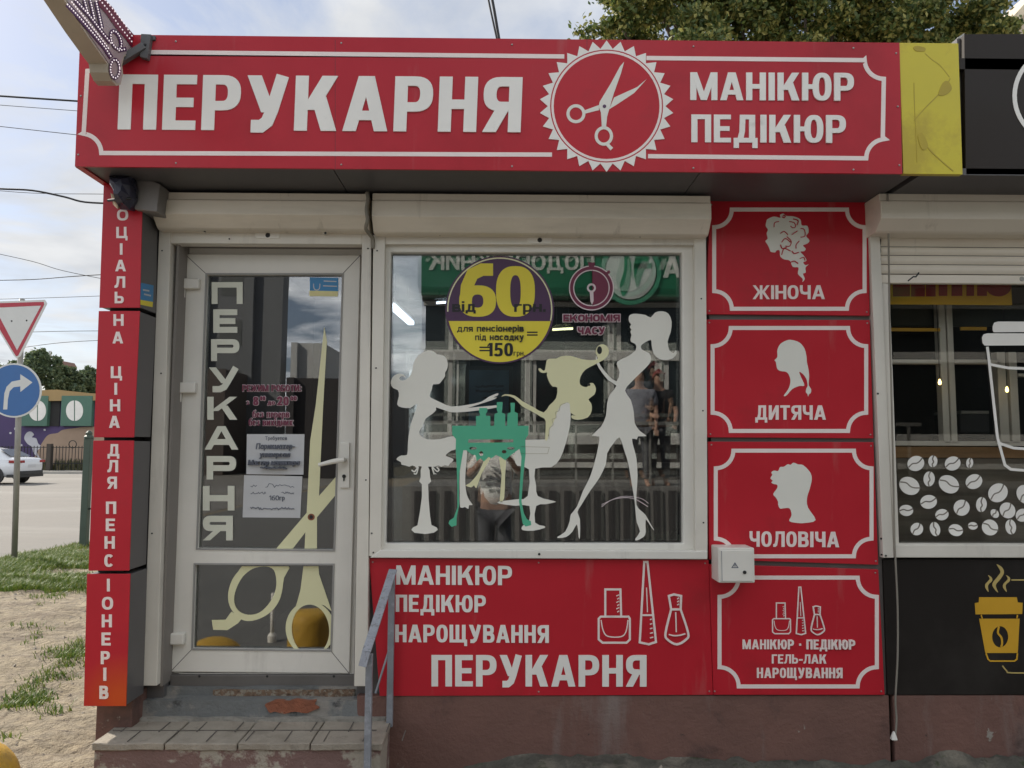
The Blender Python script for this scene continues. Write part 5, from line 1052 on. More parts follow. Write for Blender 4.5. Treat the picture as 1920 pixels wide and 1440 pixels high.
for i, (x, y, w, h) in enumerate(((20, 690, 50, 60), (75, 672, 45, 60), (125, 700, 40, 45), (165, 702, 35, 45), (-50, 690, 60, 60))):
    Yt = 62+i*3; px1 = (Yt+3.7)/FPX; c = at(x, y, Y=Yt); r_ = w*px1*.55
    bs = [(c.x, c.y, c.z-.2, r_*.8), (c.x-r_*.7, c.y, c.z-r_*.6, r_*.7), (c.x+r_*.7, c.y+.5, c.z-r_*.5, r_*.7), (c.x, c.y-.6, c.z-r_*.9, r_*.8), (c.x-r_*.8, c.y, c.z-r_*1.5, r_*.8), (c.x+r_*.8, c.y, c.z-r_*1.5, r_*.8)]
    tree('distant_tree', (c.x, c.y, 0), max(1, c.z-r_), bs, 8500, .17, M['leaf_far'], ['dark distant tree left, behind the yield sign', 'tallest distant tree between yield sign and red column', 'distant tree rising over the left part of the mural wall', 'distant tree touching the red column over the mural wall', 'distant tree at the left edge behind the blue sign'][i], 'trees beyond the road', 20+i)

# ------------------------------------------------------------------ left background
def wbox(m, x0, y0, x1, y1, Y, dep): return m.pbox(x0, y0, x1, y1, Y, Y+dep)
YB = 44.0
E = empty('mural_building', (at(60, 860, Y=YB).x, YB, 0), 'low building with purple mural and yellow roof edge across the road', 'building')
m = MB(); wbox(m, -420, 745, 330, 905, YB, 8); m.build('wall', pmat('mural_purple', (.075, .05, .13), .7, .25, .25, dirt=((.2, .2, .26), .66, .72, .9)), E)
m = MB(); m.plate([[q2(x, y, YB-.05) for x, y in ((-420, 752), (-60, 745), (60, 733), (110, 731), (175, 738), (330, 742), (330, 750), (-420, 757))]], YB-.3, YB+8, back=True); m.build('roof_edge', pmat('roof_yellow', (.34, .23, .10), .7, .15, .5), E)
decal('mural_sand_hills', [[sm([(82, 826), (92, 815), (108, 812), (118, 806), (140, 803), (175, 800), (330, 800), (330, 900), (60, 900), (70, 850)], 4)]], YB, pmat('mural_tan', (.37, .26, .18), .7, .2, .4), E, .02)
decal('mural_white_cloud', [[sm([(46, 822), (50, 812), (58, 809), (64, 815), (60, 820), (68, 822), (72, 832), (78, 838), (70, 846), (74, 858), (64, 850), (60, 838), (52, 832)], 4)], [ell(30, 804, 3, n=10)], [ell(20, 812, 2, n=10)], [ell(84, 806, 2, n=10)], [ell(40, 835, 2.5, n=10)]], YB, pmat('mural_white', (.55, .54, .56), .7, .2, .6), E, .03, start=4)
for x0, x1, lb in ((40, 89, 'left green board'), (114, 172, 'right')):
    m = MB(); wbox(m, x0, 742, x1, 799, YB-.35, .32); o = m.build('green_board', pmat('board_green', (.075, .16, .115), .6, .15, .6), E, bevel=.02)
    decal('white_oval', [[ell((x0+x1)/2-(3 if x0 > 100 else -6)-1, 770, 15, 19, 16, 90, 270)], [ell((x0+x1)/2-(3 if x0 > 100 else -6)+1, 770, 15, 19, 16, -90, 90)]], YB-.35, M['white'], E, .02)
m = MB(); wbox(m, 90, 748, 112, 799, YB-.06, .05); m.build('dark_bay', M['seam'], E)
E = empty('far_house', (at(120, 700, Y=95).x, 95, 0), 'brownish house roof showing above the distant trees', 'house')
m = MB(); wbox(m, 101, 682, 115, 730, 95, 3); m.build('wall', pmat('house_wall', (.3, .2, .15), .8), E); m = MB(); m.plate([[q2(x, y, 95) for x, y in ((98, 684), (101, 677), (113, 676), (118, 684))]], 94.7, 98.3, back=True); m.build('roof', pmat('house_roof', (.2, .11, .08), .8), E)
E = empty('beige_building', (at(1905, 60, Y=30).x, 30, 0), 'corner of a pale beige building with a gable above the dark fascia', 'building')
m = MB(); m.plate([[q2(x, y, 30) for x, y in ((1893, 48), (1893, 900), (2300, 900), (2300, -40), (1960, -40))]], 30, 40, back=True); m.build('wall', pmat('render_beige', (.52, .45, .36), .8, .1, .5), E)
m = MB(); a, b = at(1876, 62, Y=29.8), at(1985, -56, Y=29.8); m.bar((a.x, 29.7, a.z), (b.x, 29.7, b.z), .7, .3, (0, 0, 1)); m.build('eave', pmat('eave_cream', (.6, .52, .38), .7), E)
# iron fence across the road
E = empty('iron_fence', (at(130, 880, Y=40.5).x, 40.5, 0), 'low dark wrought iron fence in front of the mural wall', 'fence')
m = MB(); Yi = 40.6
for x in range(-160, 330, 6): m.pbox(x, 836, x+.8, 889, Yi, Yi+.03)
m.pbox(-160, 838, 330, 839.3, Yi, Yi+.03); m.pbox(-160, 868, 330, 869.4, Yi, Yi+.03)
for x in (136,): m.plate([[q2(*p, Yi) for p in l] for l in band(ell(x, 833, 7, 7, 18), 1.3, True)], Yi, Yi+.03)
m.build('bars', M['black_rub'], E)
for x in (90, 170):
    m = MB(); m.pbox(x-4, 832, x+4, 890, Yi-.1, Yi+.15); m.build('post', pmat('post_dark', (.06, .05, .04), .8), E)
rg = random.Random(2); m = MB()
for k in range(5000):
    x = rg.uniform(-34, 6); y = rg.uniform(40.8, 43.5); h = rg.uniform(.2, .75); p = Vector((x, y, .1)); a = rg.uniform(0, 6.28)
    m.add([p+Vector((.1*math.cos(a), .1*math.sin(a), 0)), p-Vector((.1*math.cos(a), .1*math.sin(a), 0)), p+Vector((rg.uniform(-.2, .2), rg.uniform(-.2, .2), h))], [(0, 1, 2)])
tag(m.build('undergrowth', leafmat('scrub', (.05, .06, .02), (.12, .11, .05), (.2, .17, .1)), None, recalc=False), kind='stuff')
# green steel post near the column and a rail
YP_ = 8.45
pz = at(157, 1026, Z=0); YP_ = pz.y
E = empty('fence_post', (pz.x, YP_, 0), 'dark green steel post with a small cap left of the red column', 'post')
m = MB(); zt_p = at(157, 822, Y=YP_).z; w = .052
m.box(pz.x-w, pz.x+w, YP_-w, YP_+w, -.05, zt_p); m.build('shaft', pmat('dark_green_paint', (.05, .075, .055), .5, .2, 5), E, bevel=.008)
m = MB(); m.lathe([(.07, 0), (.07, .03), (.045, .05), (.05, .09), (.02, .12), (0, .125)], (pz.x, YP_, zt_p), 12); m.build('cap', pmat('dark_green_paint', (.05, .075, .055), .5, .2, 5), E)
m = MB(); z_ = at(157, 954, Y=YP_).z; m.box(pz.x, pz.x+1.6, YP_-.012, YP_+.012, z_-.012, z_+.012); m.build('rail', M['black_rub'], E)
# road sign
ps = at(27, 1050, Z=0); YS_ = ps.y
E = empty('road_sign', (ps.x, YS_, 0), 'yield triangle above a blue right turn disc on one grey pole', 'road sign')
m = MB(); tp = at(38, 560, Y=YS_); m.tube([(ps.x, YS_, -.1), (tp.x, YS_+.04, tp.z)], .038, 12); m.build('pole', pmat('galvanised_pole', (.3, .29, .26), .5, .15, 4, metallic=.3), E, smooth=True)
Ys = YS_-.07
tri_ = [(-24, 566), (84, 562), (88, 569), (38, 668), (31, 672), (26, 667), (-30, 575)]
back = pmat('sign_back', (.4, .4, .4), .5); sred = pmat('sign_red', (.40, .03, .05), .4, .05); swhite = pmat('sign_white', (.6, .6, .57), .4, .05); sblue = pmat('sign_blue', (.03, .12, .32), .35, .08, 2)
m = MB(); m.plate([[q2(*p, Ys) for p in tri_]], Ys, Ys+.01, back=True); y_ = m.build('yield_plate', swhite, E)
tin = [(-22, 569), (82, 566), (83, 571), (34, 667), (30, 668), (-26, 575)]
tw = [(-10, 577), (77, 573), (32, 657)]
decal('red_border', [[tin, tw]], Ys, sred, y_, .002)
decal('bolt', [[ell(22, 602, 1.6, n=8)], [ell(50, 601, 1.6, n=8)]], Ys, M['black_rub'], y_, .002, start=1)
c_ = (26, 732)
m = MB(); m.plate([[q2(*p, Ys) for p in ell(*c_, 52, 51, 48)]], Ys, Ys+.01, back=True); y_ = m.build('turn_plate', swhite, E)
decal('blue_disc', [[ell(*c_, 48.5, 48, 48)]], Ys, sblue, y_, .002)
zr5 = lambda l: zc(l, 0, 360, 3.6)
arrow = [(22, 1468), (30, 1360), (45, 1315), (80, 1280), (138, 1268), (138, 1230), (220, 1285), (138, 1350), (138, 1312), (92, 1318), (66, 1345), (54, 1400), (50, 1468)]
aw = zr5(arrow); aw = [(x, y-(0)) for x, y in aw]
decal('arrow', [[aw]], Ys, swhite, y_, .002, start=2)
# wires
def wire(px, Y, r_, label): 
    strand('overhead_wire', [at(x, y, Y=Y) for x, y in px], r_, M['cable'], label, 'wire', 'overhead wires')
wl = [([(-60, 176), (0, 180), (90, 186), (200, 193)], 14, .022, 'thickest upper overhead wire left of the fascia'), ([(-60, 192), (0, 197), (200, 212)], 14, .007, 'thin overhead wire just under the thickest one'), ([(-60, 230), (0, 237), (200, 259)], 14, .008, 'single thin overhead wire level with the fascia bottom third'),
      ([(-60, 349), (0, 354), (60, 357), (120, 369), (160, 379), (230, 382)], 10, .017, 'sagging black wire running to the floodlight corner'), ([(-60, 352), (60, 362), (200, 364), (260, 366)], 12, .006, 'thin wire just above the sagging black one'), ([(-40, 468), (60, 490), (120, 508), (230, 530)], 18, .008, 'thin wire slanting down towards the flag sticker'), ([(-40, 526), (60, 524), (140, 518), (240, 512)], 20, .013, 'slack wire crossing at the middle of the top column box'),
      ([(-40, 562), (100, 558), (240, 553)], 20, .008, 'faint wire just above the yield sign'), ([(40, 623), (120, 621), (230, 620)], 40, .016, 'far thin wire over the tree tops, upper one'), ([(40, 652), (120, 642), (230, 636)], 40, .016, 'far thin wire over the tree tops, lower one')]
for a in wl: wire(*a)
wire([(905, -60), (916, 0), (932, 75), (940, 110)], 5, .012, 'left one of two wires falling steeply to the roof'); wire([(900, -110), (923, 0), (936, 75), (945, 120)], 5.2, .018, 'right thicker one of two wires falling steeply to the roof')
E = empty('lattice_tower', (at(94, 680, Y=120).x, 120, 0), 'tiny thin lattice mast over the distant trees', 'mast')
m = MB(); a = at(94, 658, Y=120); 
for s_ in (-1, 1): m.bar((a.x+s_*.25, 120, 0), (a.x+s_*.12, 120, a.z), .12, .12)
for k in range(12): m.bar((a.x-.25, 120, 4+k), (a.x+.25, 120, 5+k), .06, .06)
m.bar((a.x-.6, 120, a.z-.8), (a.x+.6, 120, a.z-.8), .1, .1); m.build('mast', M['metal'], E)
# car
def car(ox, oy):
    E = empty('parked_car', (ox, oy, 0), 'white saloon car seen from its rear quarter on the road behind the signs', 'car')
    paint = pmat('car_white', (.66, .67, .68), .22, .03, 1, coat=.6); gl_ = pmat('car_glass', (.02, .022, .025), .08, .1); tr_ = pmat('car_trim', (.02, .02, .02), .5); tl = pmat('tail_red', (.28, .015, .015), .25)
    hw = .9
    # body lofted along its length: (x, half width, sill z, belt z)
    st_ = [(0, .72, .48, .98), (-.1, .82, .36, 1.04), (-.5, .88, .28, 1.06), (-1.2, .9, .24, 1.0), (-2.2, .9, .22, .97), (-3.2, .9, .24, .94), (-3.9, .87, .28, .86), (-4.4, .78, .34, .74), (-4.55, .6, .42, .62)]
    m = MB(); n = 10
    for x, w, a, b in st_:
        for k in range(n):
            sec = [(-.88, 0), (-1, .28), (-1, .62), (-.94, .9), (-.8, 1), (.8, 1), (.94, .9), (1, .62), (1, .28), (.88, 0)][k]
            m.v.append((ox+x, oy+sec[0]*w, a+(b-a)*sec[1]))
    for i in range(len(st_)-1):
        for k in range(n): k2 = (k+1) % n; m.f.append((i*n+k, i*n+k2, (i+1)*n+k2, (i+1)*n+k))
    m.f.append(tuple(range(n))); m.f.append(tuple((len(st_)-1)*n+k for k in range(n)))
    bd = m.build('body', paint, E, smooth=True); bd.modifiers.new('b', 'BEVEL').width = .03
    m = MB(); gs = [(-.45, .70, 1.05), (-1.05, .62, 1.36), (-1.6, .6, 1.45), (-2.3, .6, 1.44), (-2.75, .64, 1.30), (-3.35, .74, .98)]
    for x, w, z in gs:
        m.v += [(ox+x, oy-.84, .95), (ox+x, oy-w, z-.05), (ox+x, oy-w*.8, z), (ox+x, oy+w*.8, z), (ox+x, oy+w, z-.05), (ox+x, oy+.84, .95)]
    for i in range(len(gs)-1):
        for k in range(5): m.f.append((i*6+k, i*6+k+1, i*6+7+k, i*6+6+k))
    m.f.append(tuple(range(6))); m.f.append(tuple(30+k for k in range(6))); m.build('roof', paint, E, smooth=True)
    m = MB()
    for s_ in (-1, 1):
        for c in ([(-1.0, .86), (-1.12, 1.27), (-1.55, 1.36), (-1.62, .86)], [(-1.7, .86), (-1.64, 1.36), (-2.28, 1.35), (-2.7, 1.2), (-3.0, .98), (-3.0, .94)]):
            vs = []
            for x, z in c:
                z = max(z, 1.0); t = (z-.95)/(1.40-.95); y = .845+(.61-.845)*min(1, t)+.012; vs.append((ox+x, oy+s_*y, z))
            m.add(vs, [tuple(range(len(vs)))])
    m.build('side_window', gl_, E)
    m = MB(); m.add([(ox-.50, oy-.66, 1.09), (ox-.50, oy+.66, 1.09), (ox-1.03, oy+.52, 1.37), (ox-1.03, oy-.52, 1.37)], [(0, 1, 2, 3)]); [setattr(v, 'x', v.x) for v in ()]
    m.v = [(x+.03, y, z+.02) for x, y, z in m.v]; m.build('rear_window', gl_, E)
    m = MB(); m.box(ox-.06, ox+.02, oy-.74, oy+.74, .36, .52); m.box(ox-.5, ox-.02, oy-.86, oy+.86, .26, .38); m.build('rear_bumper', tr_, E, bevel=.02)
    for s_ in (-1, 1):
        m = MB(); m.box(ox-.42, ox+.012, oy+s_*.5, oy+s_*.885, .84, .95); m.build('tail_light', tl, E, bevel=.02)
    m = MB(); m.box(ox, ox+.01, oy-.26, oy+.26, .66, .77); m.build('number_plate', M['paper'], E)
    for x in (-.95, -3.65):
        for s_ in (-1, 1):
            m = MB(); m.lathe([(.2, -.09), (.3, -.1), (.325, -.06), (.325, .06), (.3, .1), (.2, .09)], (ox+x, oy+s_*.82, .325), 26, 'y'); wl_ = m.build('wheel', M['black_rub'], E, smooth=True)
            m = MB(); m.lathe([(.205, 0), (.19, -.02*s_*-1), (.06, .01*s_), (0, .015*s_)], (ox+x, oy+s_*.90, .325), 20, 'y')
            m.build('rim', M['metal'], wl_)
            m = MB()
            for k in range(5): a = k*1.257; m.bar((ox+x+.06*math.cos(a), oy+s_*.925, .325+.06*math.sin(a)), (ox+x+.19*math.cos(a), oy+s_*.925, .325+.19*math.sin(a)), .05, .02, (0, 1, 0))
            m.build('spoke', M['metal'], wl_)
            m = MB(); m.lathe([(.36, -.03), (.37, 0), (.36, .012)], (ox+x, oy+s_*.885, .33), 26, 'y'); m.build('wheel_arch', tr_, E)
car(at(60, 880, Y=28.4).x, 28.4)
# grass
rg = random.Random(9)
m = MB()
def tuft(x, y, h, n, sp):
    for k in range(n):
        px_, py_ = x+rg.gauss(0, sp), y+rg.gauss(0, sp); z = gz(px_, py_)-.01; a = rg.uniform(0, 6.28); l = h*rg.uniform(.5, 1.3); b = rg.uniform(.3, 1.2)*l; w = .0028+.002*rg.random()
        d = Vector((math.cos(a), math.sin(a), 0)); e = Vector((-d.y, d.x, 0)); p = Vector((px_, py_, z))
        m.add([p-e*w, p+e*w, p+d*b*.4+Vector((0, 0, l*.65))+e*w*.7, p+d*b*.4+Vector((0, 0, l*.65))-e*w*.7, p+d*b+Vector((0, 0, l))], [(0, 1, 2, 3), (3, 2, 4)])
for k in range(2600):
    px_ = rg.uniform(-120, 260); t = rg.random()
    yt_, yb_ = 1049-(px_)*.17, 1108-.02*px_+12*noise.noise(Vector((px_*.02, 0, 0)))
    y_ = yt_+(yb_-yt_)*t; p = at(px_, y_, Z=0)
    if p.x < -6.88: continue
    dn = noise.noise(Vector((p.x*.9, p.y*.9, 2)))
    if dn < -.12-(.25 if t < .6 else 0): continue
    tuft(p.x, p.y, .075, 22, .075)
for cx, cy, rx_, ry_, n in ((132, 1235, 34, 26, 70), (52, 1308, 42, 18, 70), (70, 1275, 24, 10, 10), (110, 1330, 30, 8, 8), (20, 1322, 26, 10, 14), (150, 1222, 20, 20, 24), (60, 1180, 60, 40, 14), (100, 1115, 40, 10, 30), (30, 1390, 40, 20, 4), (110, 1268, 30, 8, 14)):
    for k in range(int(n*.6)):
        p = at(cx+rg.gauss(0, .5)*rx_, cy+rg.gauss(0, .5)*ry_, Z=0); tuft(p.x, p.y, .045, 16, .04)
tag(m.build('grass', leafmat('grass_blades', (.045, .10, .010), (.11, .18, .02), (.22, .23, .05)), None, recalc=False), kind='stuff')
# stones and crumbs
m = MB()
for k in range(1900):
    if k >= 900 or k < 560: x, y = rg.uniform(-6.9, -1.9), -.3+9.3*rg.random()**1.6
    else: x, y = rg.uniform(-.5, 4.5), rg.uniform(-.5, -.03)
    s_ = rg.choice((.006, .009, .013, .02, .03))*rg.uniform(.6, 1.2)*(1.15 if 560 < k < 900 else .8); z = gz(x, y)
    vs = [Vector((math.cos(a)*rg.uniform(.7, 1.2), math.sin(a)*rg.uniform(.7, 1.2), -.3))*s_+Vector((x, y, z)) for a in (0, 1.2, 2.5, 3.8, 5.1)]+[Vector((rg.uniform(-.4, .4), rg.uniform(-.4, .4), rg.uniform(.4, .8)))*s_+Vector((x, y, z)), Vector((rg.uniform(-.6, .6), rg.uniform(-.6, .6), rg.uniform(.3, .7)))*s_+Vector((x, y, z))]
    m.add(vs, [(0, 1, 5), (1, 2, 5), (2, 6, 5), (2, 3, 6), (3, 4, 6), (4, 0, 5), (4, 5, 6)])
tag(m.build('gravel', pmat('stones', (.3, .26, .21), .95, .35, 30), None), kind='stuff')
m = MB(); nx_, ny_ = 170, 16; xs_ = [-.45+5.5*i/nx_ for i in range(nx_+1)]; ys2 = [-.62+.6*j/ny_ for j in range(ny_+1)]
for y in ys2:
    for x in xs_:
        e = max(0, 1-abs(y+.05)/.5)
        v_ = Vector((x*6, y*6, 3)); h = .062*e+.024*noise.noise(v_)+.02*abs(noise.noise(v_*2.7))+.012*noise.noise(v_*6.5)
        e2 = min(1, max(0, (x+.45)/.5)); m.v.append((x, y, gz(x, y)-.03+h*e2*.9+.01*e2))
m.f = [(j*(nx_+1)+i, j*(nx_+1)+i+1, (j+1)*(nx_+1)+i+1, (j+1)*(nx_+1)+i) for j in range(ny_) for i in range(nx_)]
tag(m.build('rubble', pmat('broken_asphalt', (.105, .1, .08), .95, .35, 7, 1.0, 40, dirt=(((.2, .18, .14), .5, .62, 4), ((.05, .065, .025), .56, .66, 9))), None, smooth=True), kind='stuff')
# yellow bollards
ybm = pmat('bollard_yellow', (.52, .30, .03), .65, .15, 5, .35, 22, dirt=(((.3, .2, .06), .55, .75, 7), ((.3, .28, .24), .64, .68, 16), ((.1, .08, .05), .66, .75, 30)))
bc = at(-74, 1388, Y=-.6)
for i, (x, y, lb) in enumerate(((bc.x, bc.y, 'yellow concrete dome bollard cut off at the lower left corner'), (-1.93, -1.45, 'yellow concrete dome bollard mirrored at the lower left of the door glass'), (-1.36, -1.75, 'yellow concrete dome bollard mirrored at the lower right of the door glass'))):
    E = empty('bollard', (x, y, 0), lb, 'bollard', 'yellow dome bollards along the pavement')
    m = MB(); r_ = (.2, .2, .17)[i]; hb = (bc.z-.18, .12, .12)[i]; hd = (.18, .17, .30)[i]; m.lathe([(r_*1.05, -.05), (r_*1.05, hb)]+[(r_*1.03*math.cos(R(a)), hb+hd*math.sin(R(a))) for a in range(10, 90, 10)]+[(0, hb+hd)], (x, y, 0), 28); 
    if i == 2: m = MB(); m.lathe([(.155, -.05), (.155, .14), (.15, .33), (.142, .37), (.12, .395), (.07, .405), (0, .407)], (x, y, 0), 28)
    m.build('dome', ybm, E, smooth=True)

# ------------------------------------------------------------------ the other side of the street (seen in the glass)
m = MB(); m.add([(-6.5, -26, .035), (30, -26, .035), (30, -1.25, .05), (-6.5, -1.25, .05)], [(0, 1, 2, 3)])
tag(m.build('pavement', pmat('dark_pavement', (.13, .125, .115), .9, .15, 1), None), kind='structure')
LP = 9.5
def rm(px, py, L_=LP): p = at(px, py, Y=L_); return (p.x, p.z)
def rb(m, px0, py0, px1, py1, d0, d1, L_=LP):
    """block on the opposite facade: its front faces the salon, px are the pixels of its mirror image"""
    x0, z0 = rm(px0, py1, L_); x1, z1 = rm(px1, py0, L_); return m.box(x0, x1, -L_+d0, -L_+d1, z0, z1)
E = empty('pharmacy_building', (rm(1150, 900)[0], -LP, 0), 'pharmacy with a green lettered fascia mirrored in the wide window', 'building')
m = MB(); rb(m, 790, 560, 2400, 1090, -.3, -5); rb(m, 790, 380, 2400, 560, -.1, -5); m.build('wall', pmat('pharmacy_wall', (.07, .06, .055), .7, .2, 1), E)
m = MB(); rb(m, 792, 420, 1700, 558, .25, -.1); m.build('fascia', pmat('pharmacy_green', (.012, .12, .06), .35, .12, .5), E, bevel=.01)
def rtext(txt, xr, xl, y0, y1, dpt, mat, **kw):
    """lettering that reads correctly for somebody facing the pharmacy"""
    m = MB(); h = y1-y0
    for i, s_ in enumerate(letters(txt, total=(xr-xl)/h, **kw)):
        for_l = [[rm(xr-a*h, y1-b*h) for a, b in l] for l in s_]
        m.plate(for_l, -LP+dpt+i*.0005, -LP+dpt-.02, flip=True)
    return m.build('lettering', mat, E)
pw = pmat('pharmacy_letters', (.62, .62, .58), .5)
rtext('ПОДОРОЖНИК', 1112, 806, 482, 512, .262, pw); rtext('АПТЕКА', 1440, 1238, 486, 526, .262, pw)
m = MB(); m.plate([[rm(*p) for p in ell(1178, 516, 46, 50, 40)]], -LP+.30, -LP+.24, flip=True); m.build('logo_disc', pmat('logo_white', (.5, .55, .52), .5), E)
m = MB(); m.plate([[rm(*p) for p in l] for l in band(ell(1178, 516, 52, 56, 40), 8, True)], -LP+.29, -LP+.24, flip=True); m.build('logo_ring', pmat('logo_teal', (.06, .28, .17), .5), E)
m = MB()
for l in (sm([(1166, 470), (1178, 500), (1176, 540), (1164, 560), (1158, 540), (1166, 510)], 4), sm([(1190, 480), (1212, 490), (1200, 520), (1190, 545), (1184, 515)], 4), [(1184, 500), (1216, 500), (1216, 510), (1184, 510)]):
    m.plate([[rm(*p) for p in l]], -LP+.31, -LP+.25, flip=True)
m.build('logo_leaf', pmat('logo_green', (.02, .2, .1), .5), E)
m = MB()
for x in (842, 990, 1150, 1240, 1380): rb(m, x-5, 600, x+5, 830, -.22, -.32)
for x in (855, 1003, 1165, 1255): rb(m, x-2, 600, x+4, 830, -.24, -.32)
for y0, y1 in ((561, 568), (660, 671), (816, 832), (872, 877)): rb(m, 792, y0, 2400, y1, -.18, -.32)
m.build('window_frame', pmat('frame_white', (.62, .61, .57), .5), E)
m = MB(); rb(m, 792, 568, 2400, 818, -.27, -.29); m.build('window_pane', pmat('pharmacy_glass', (.015, .02, .022), .08), E)
m = MB()
for x in range(800, 1700, 24): rb(m, x, 908, x+12, 1085, 2.04, 1.9)
m.build('ribbed_plinth', pmat('pharmacy_plinth', (.05, .045, .045), .8), E)
m = MB(); rb(m, 780, 905, 2400, 1090, 2.0, -.3); m.build('porch', pmat('porch_concrete', (.2, .19, .18), .9), E)
# railing of the porch
E = empty('porch_railing', (rm(1100, 900)[0], -LP+1.9, 0), 'thin white metal railing on the porch of the pharmacy', 'railing')
m = MB(); zr0 = rm(1000, 905)[1]
for k in range(14): x = rm(820+k*60, 900)[0]; m.box(x-.015, x+.015, -LP+1.88, -LP+1.92, zr0, zr0+.95)
m.box(rm(800, 900)[0], rm(1620, 900)[0], -LP+1.87, -LP+1.93, zr0+.93, zr0+.98); m.build('rails', M['metal'], E)
# far blocks
def block(name, px0, py0, px1, L_, dep, mat, label, win=True):
    E = empty(name, (rm((px0+px1)/2, 836, L_)[0], -L_, 0), label, 'building')
    x0, z1 = rm(px0, py0, L_); x1, _ = rm(px1, py0, L_)
    m = MB(); m.box(x0, x1, -L_, -L_-dep, 0, z1); m.build('wall', mat, E)
    m = MB(); k = 0; z = 1.5
    while win and z < z1-2:
        x = x0+1.0
        while x < x1-1.6: m.box(x, x+1.3, -L_+.02, -L_-.02, z, z+1.5); x += 2.7
        z += 3
    if m.v: m.build('window', M['room'], E)
    m = MB(); x = x0
    while x < x1-.3: m.box(x, x+.35, -L_+.35, -L_, 0, z1); x += 2.7
    m.build('pilaster', mat, E); return E
block('grey_tower_block', 395, 150, 540, 42, 1.2, pmat('tower_grey', (.16, .165, .17), .8, .15, .2), 'tall grey block with vertical ribs mirrored in the door glass')
block('white_house', 548, 642, 606, 40, 9, pmat('white_render', (.5, .5, .48), .8, .1, .3), 'small white building mirrored in the door glass right of the tower', False)
block('dark_hall', 540, 708, 735, 34, 10, pmat('dark_brick', (.04, .035, .035), .8, .2, .3), 'long dark low hall mirrored in the door glass', False)
block('brown_hall', 250, 690, 420, 38, 10, pmat('brown_brick', (.09, .07, .06), .8, .2, .3), 'brown low hall beside the tower block opposite', False)

# ------------------------------------------------------------------ people opposite (skinned figures)
def skinned(name, verts, edges, rad, mat, parent, root=0, sub=2):
    me = bpy.data.meshes.new(name); me.from_pydata(verts, edges, []); o = bpy.data.objects.new(name, me); COL.objects.link(o)
    md = o.modifiers.new('skin', 'SKIN'); md.use_smooth_shade = True
    if not me.skin_vertices: return o
    for i, r_ in enumerate(rad):
        sv = me.skin_vertices[0].data[i]; sv.radius = (r_, r_) if not isinstance(r_, tuple) else r_; sv.use_root = (i == root)
    sb = o.modifiers.new('sub', 'SUBSURF'); sb.levels = sb.render_levels = sub
    me2 = bpy.data.meshes.new_from_object(o.evaluated_get(bpy.context.evaluated_depsgraph_get())); me2.name = name
    bpy.data.objects.remove(o); me2.materials.clear(); me2.materials.append(mat)
    for p in me2.polygons: p.use_smooth = True
    o = bpy.data.objects.new(name, me2); COL.objects.link(o); o.parent = parent; return o
skin_m = pmat('skin', (.42, .25, .18), .55, .05, 6); hair_m = pmat('dark_hair', (.03, .022, .018), .6, .3, 30)
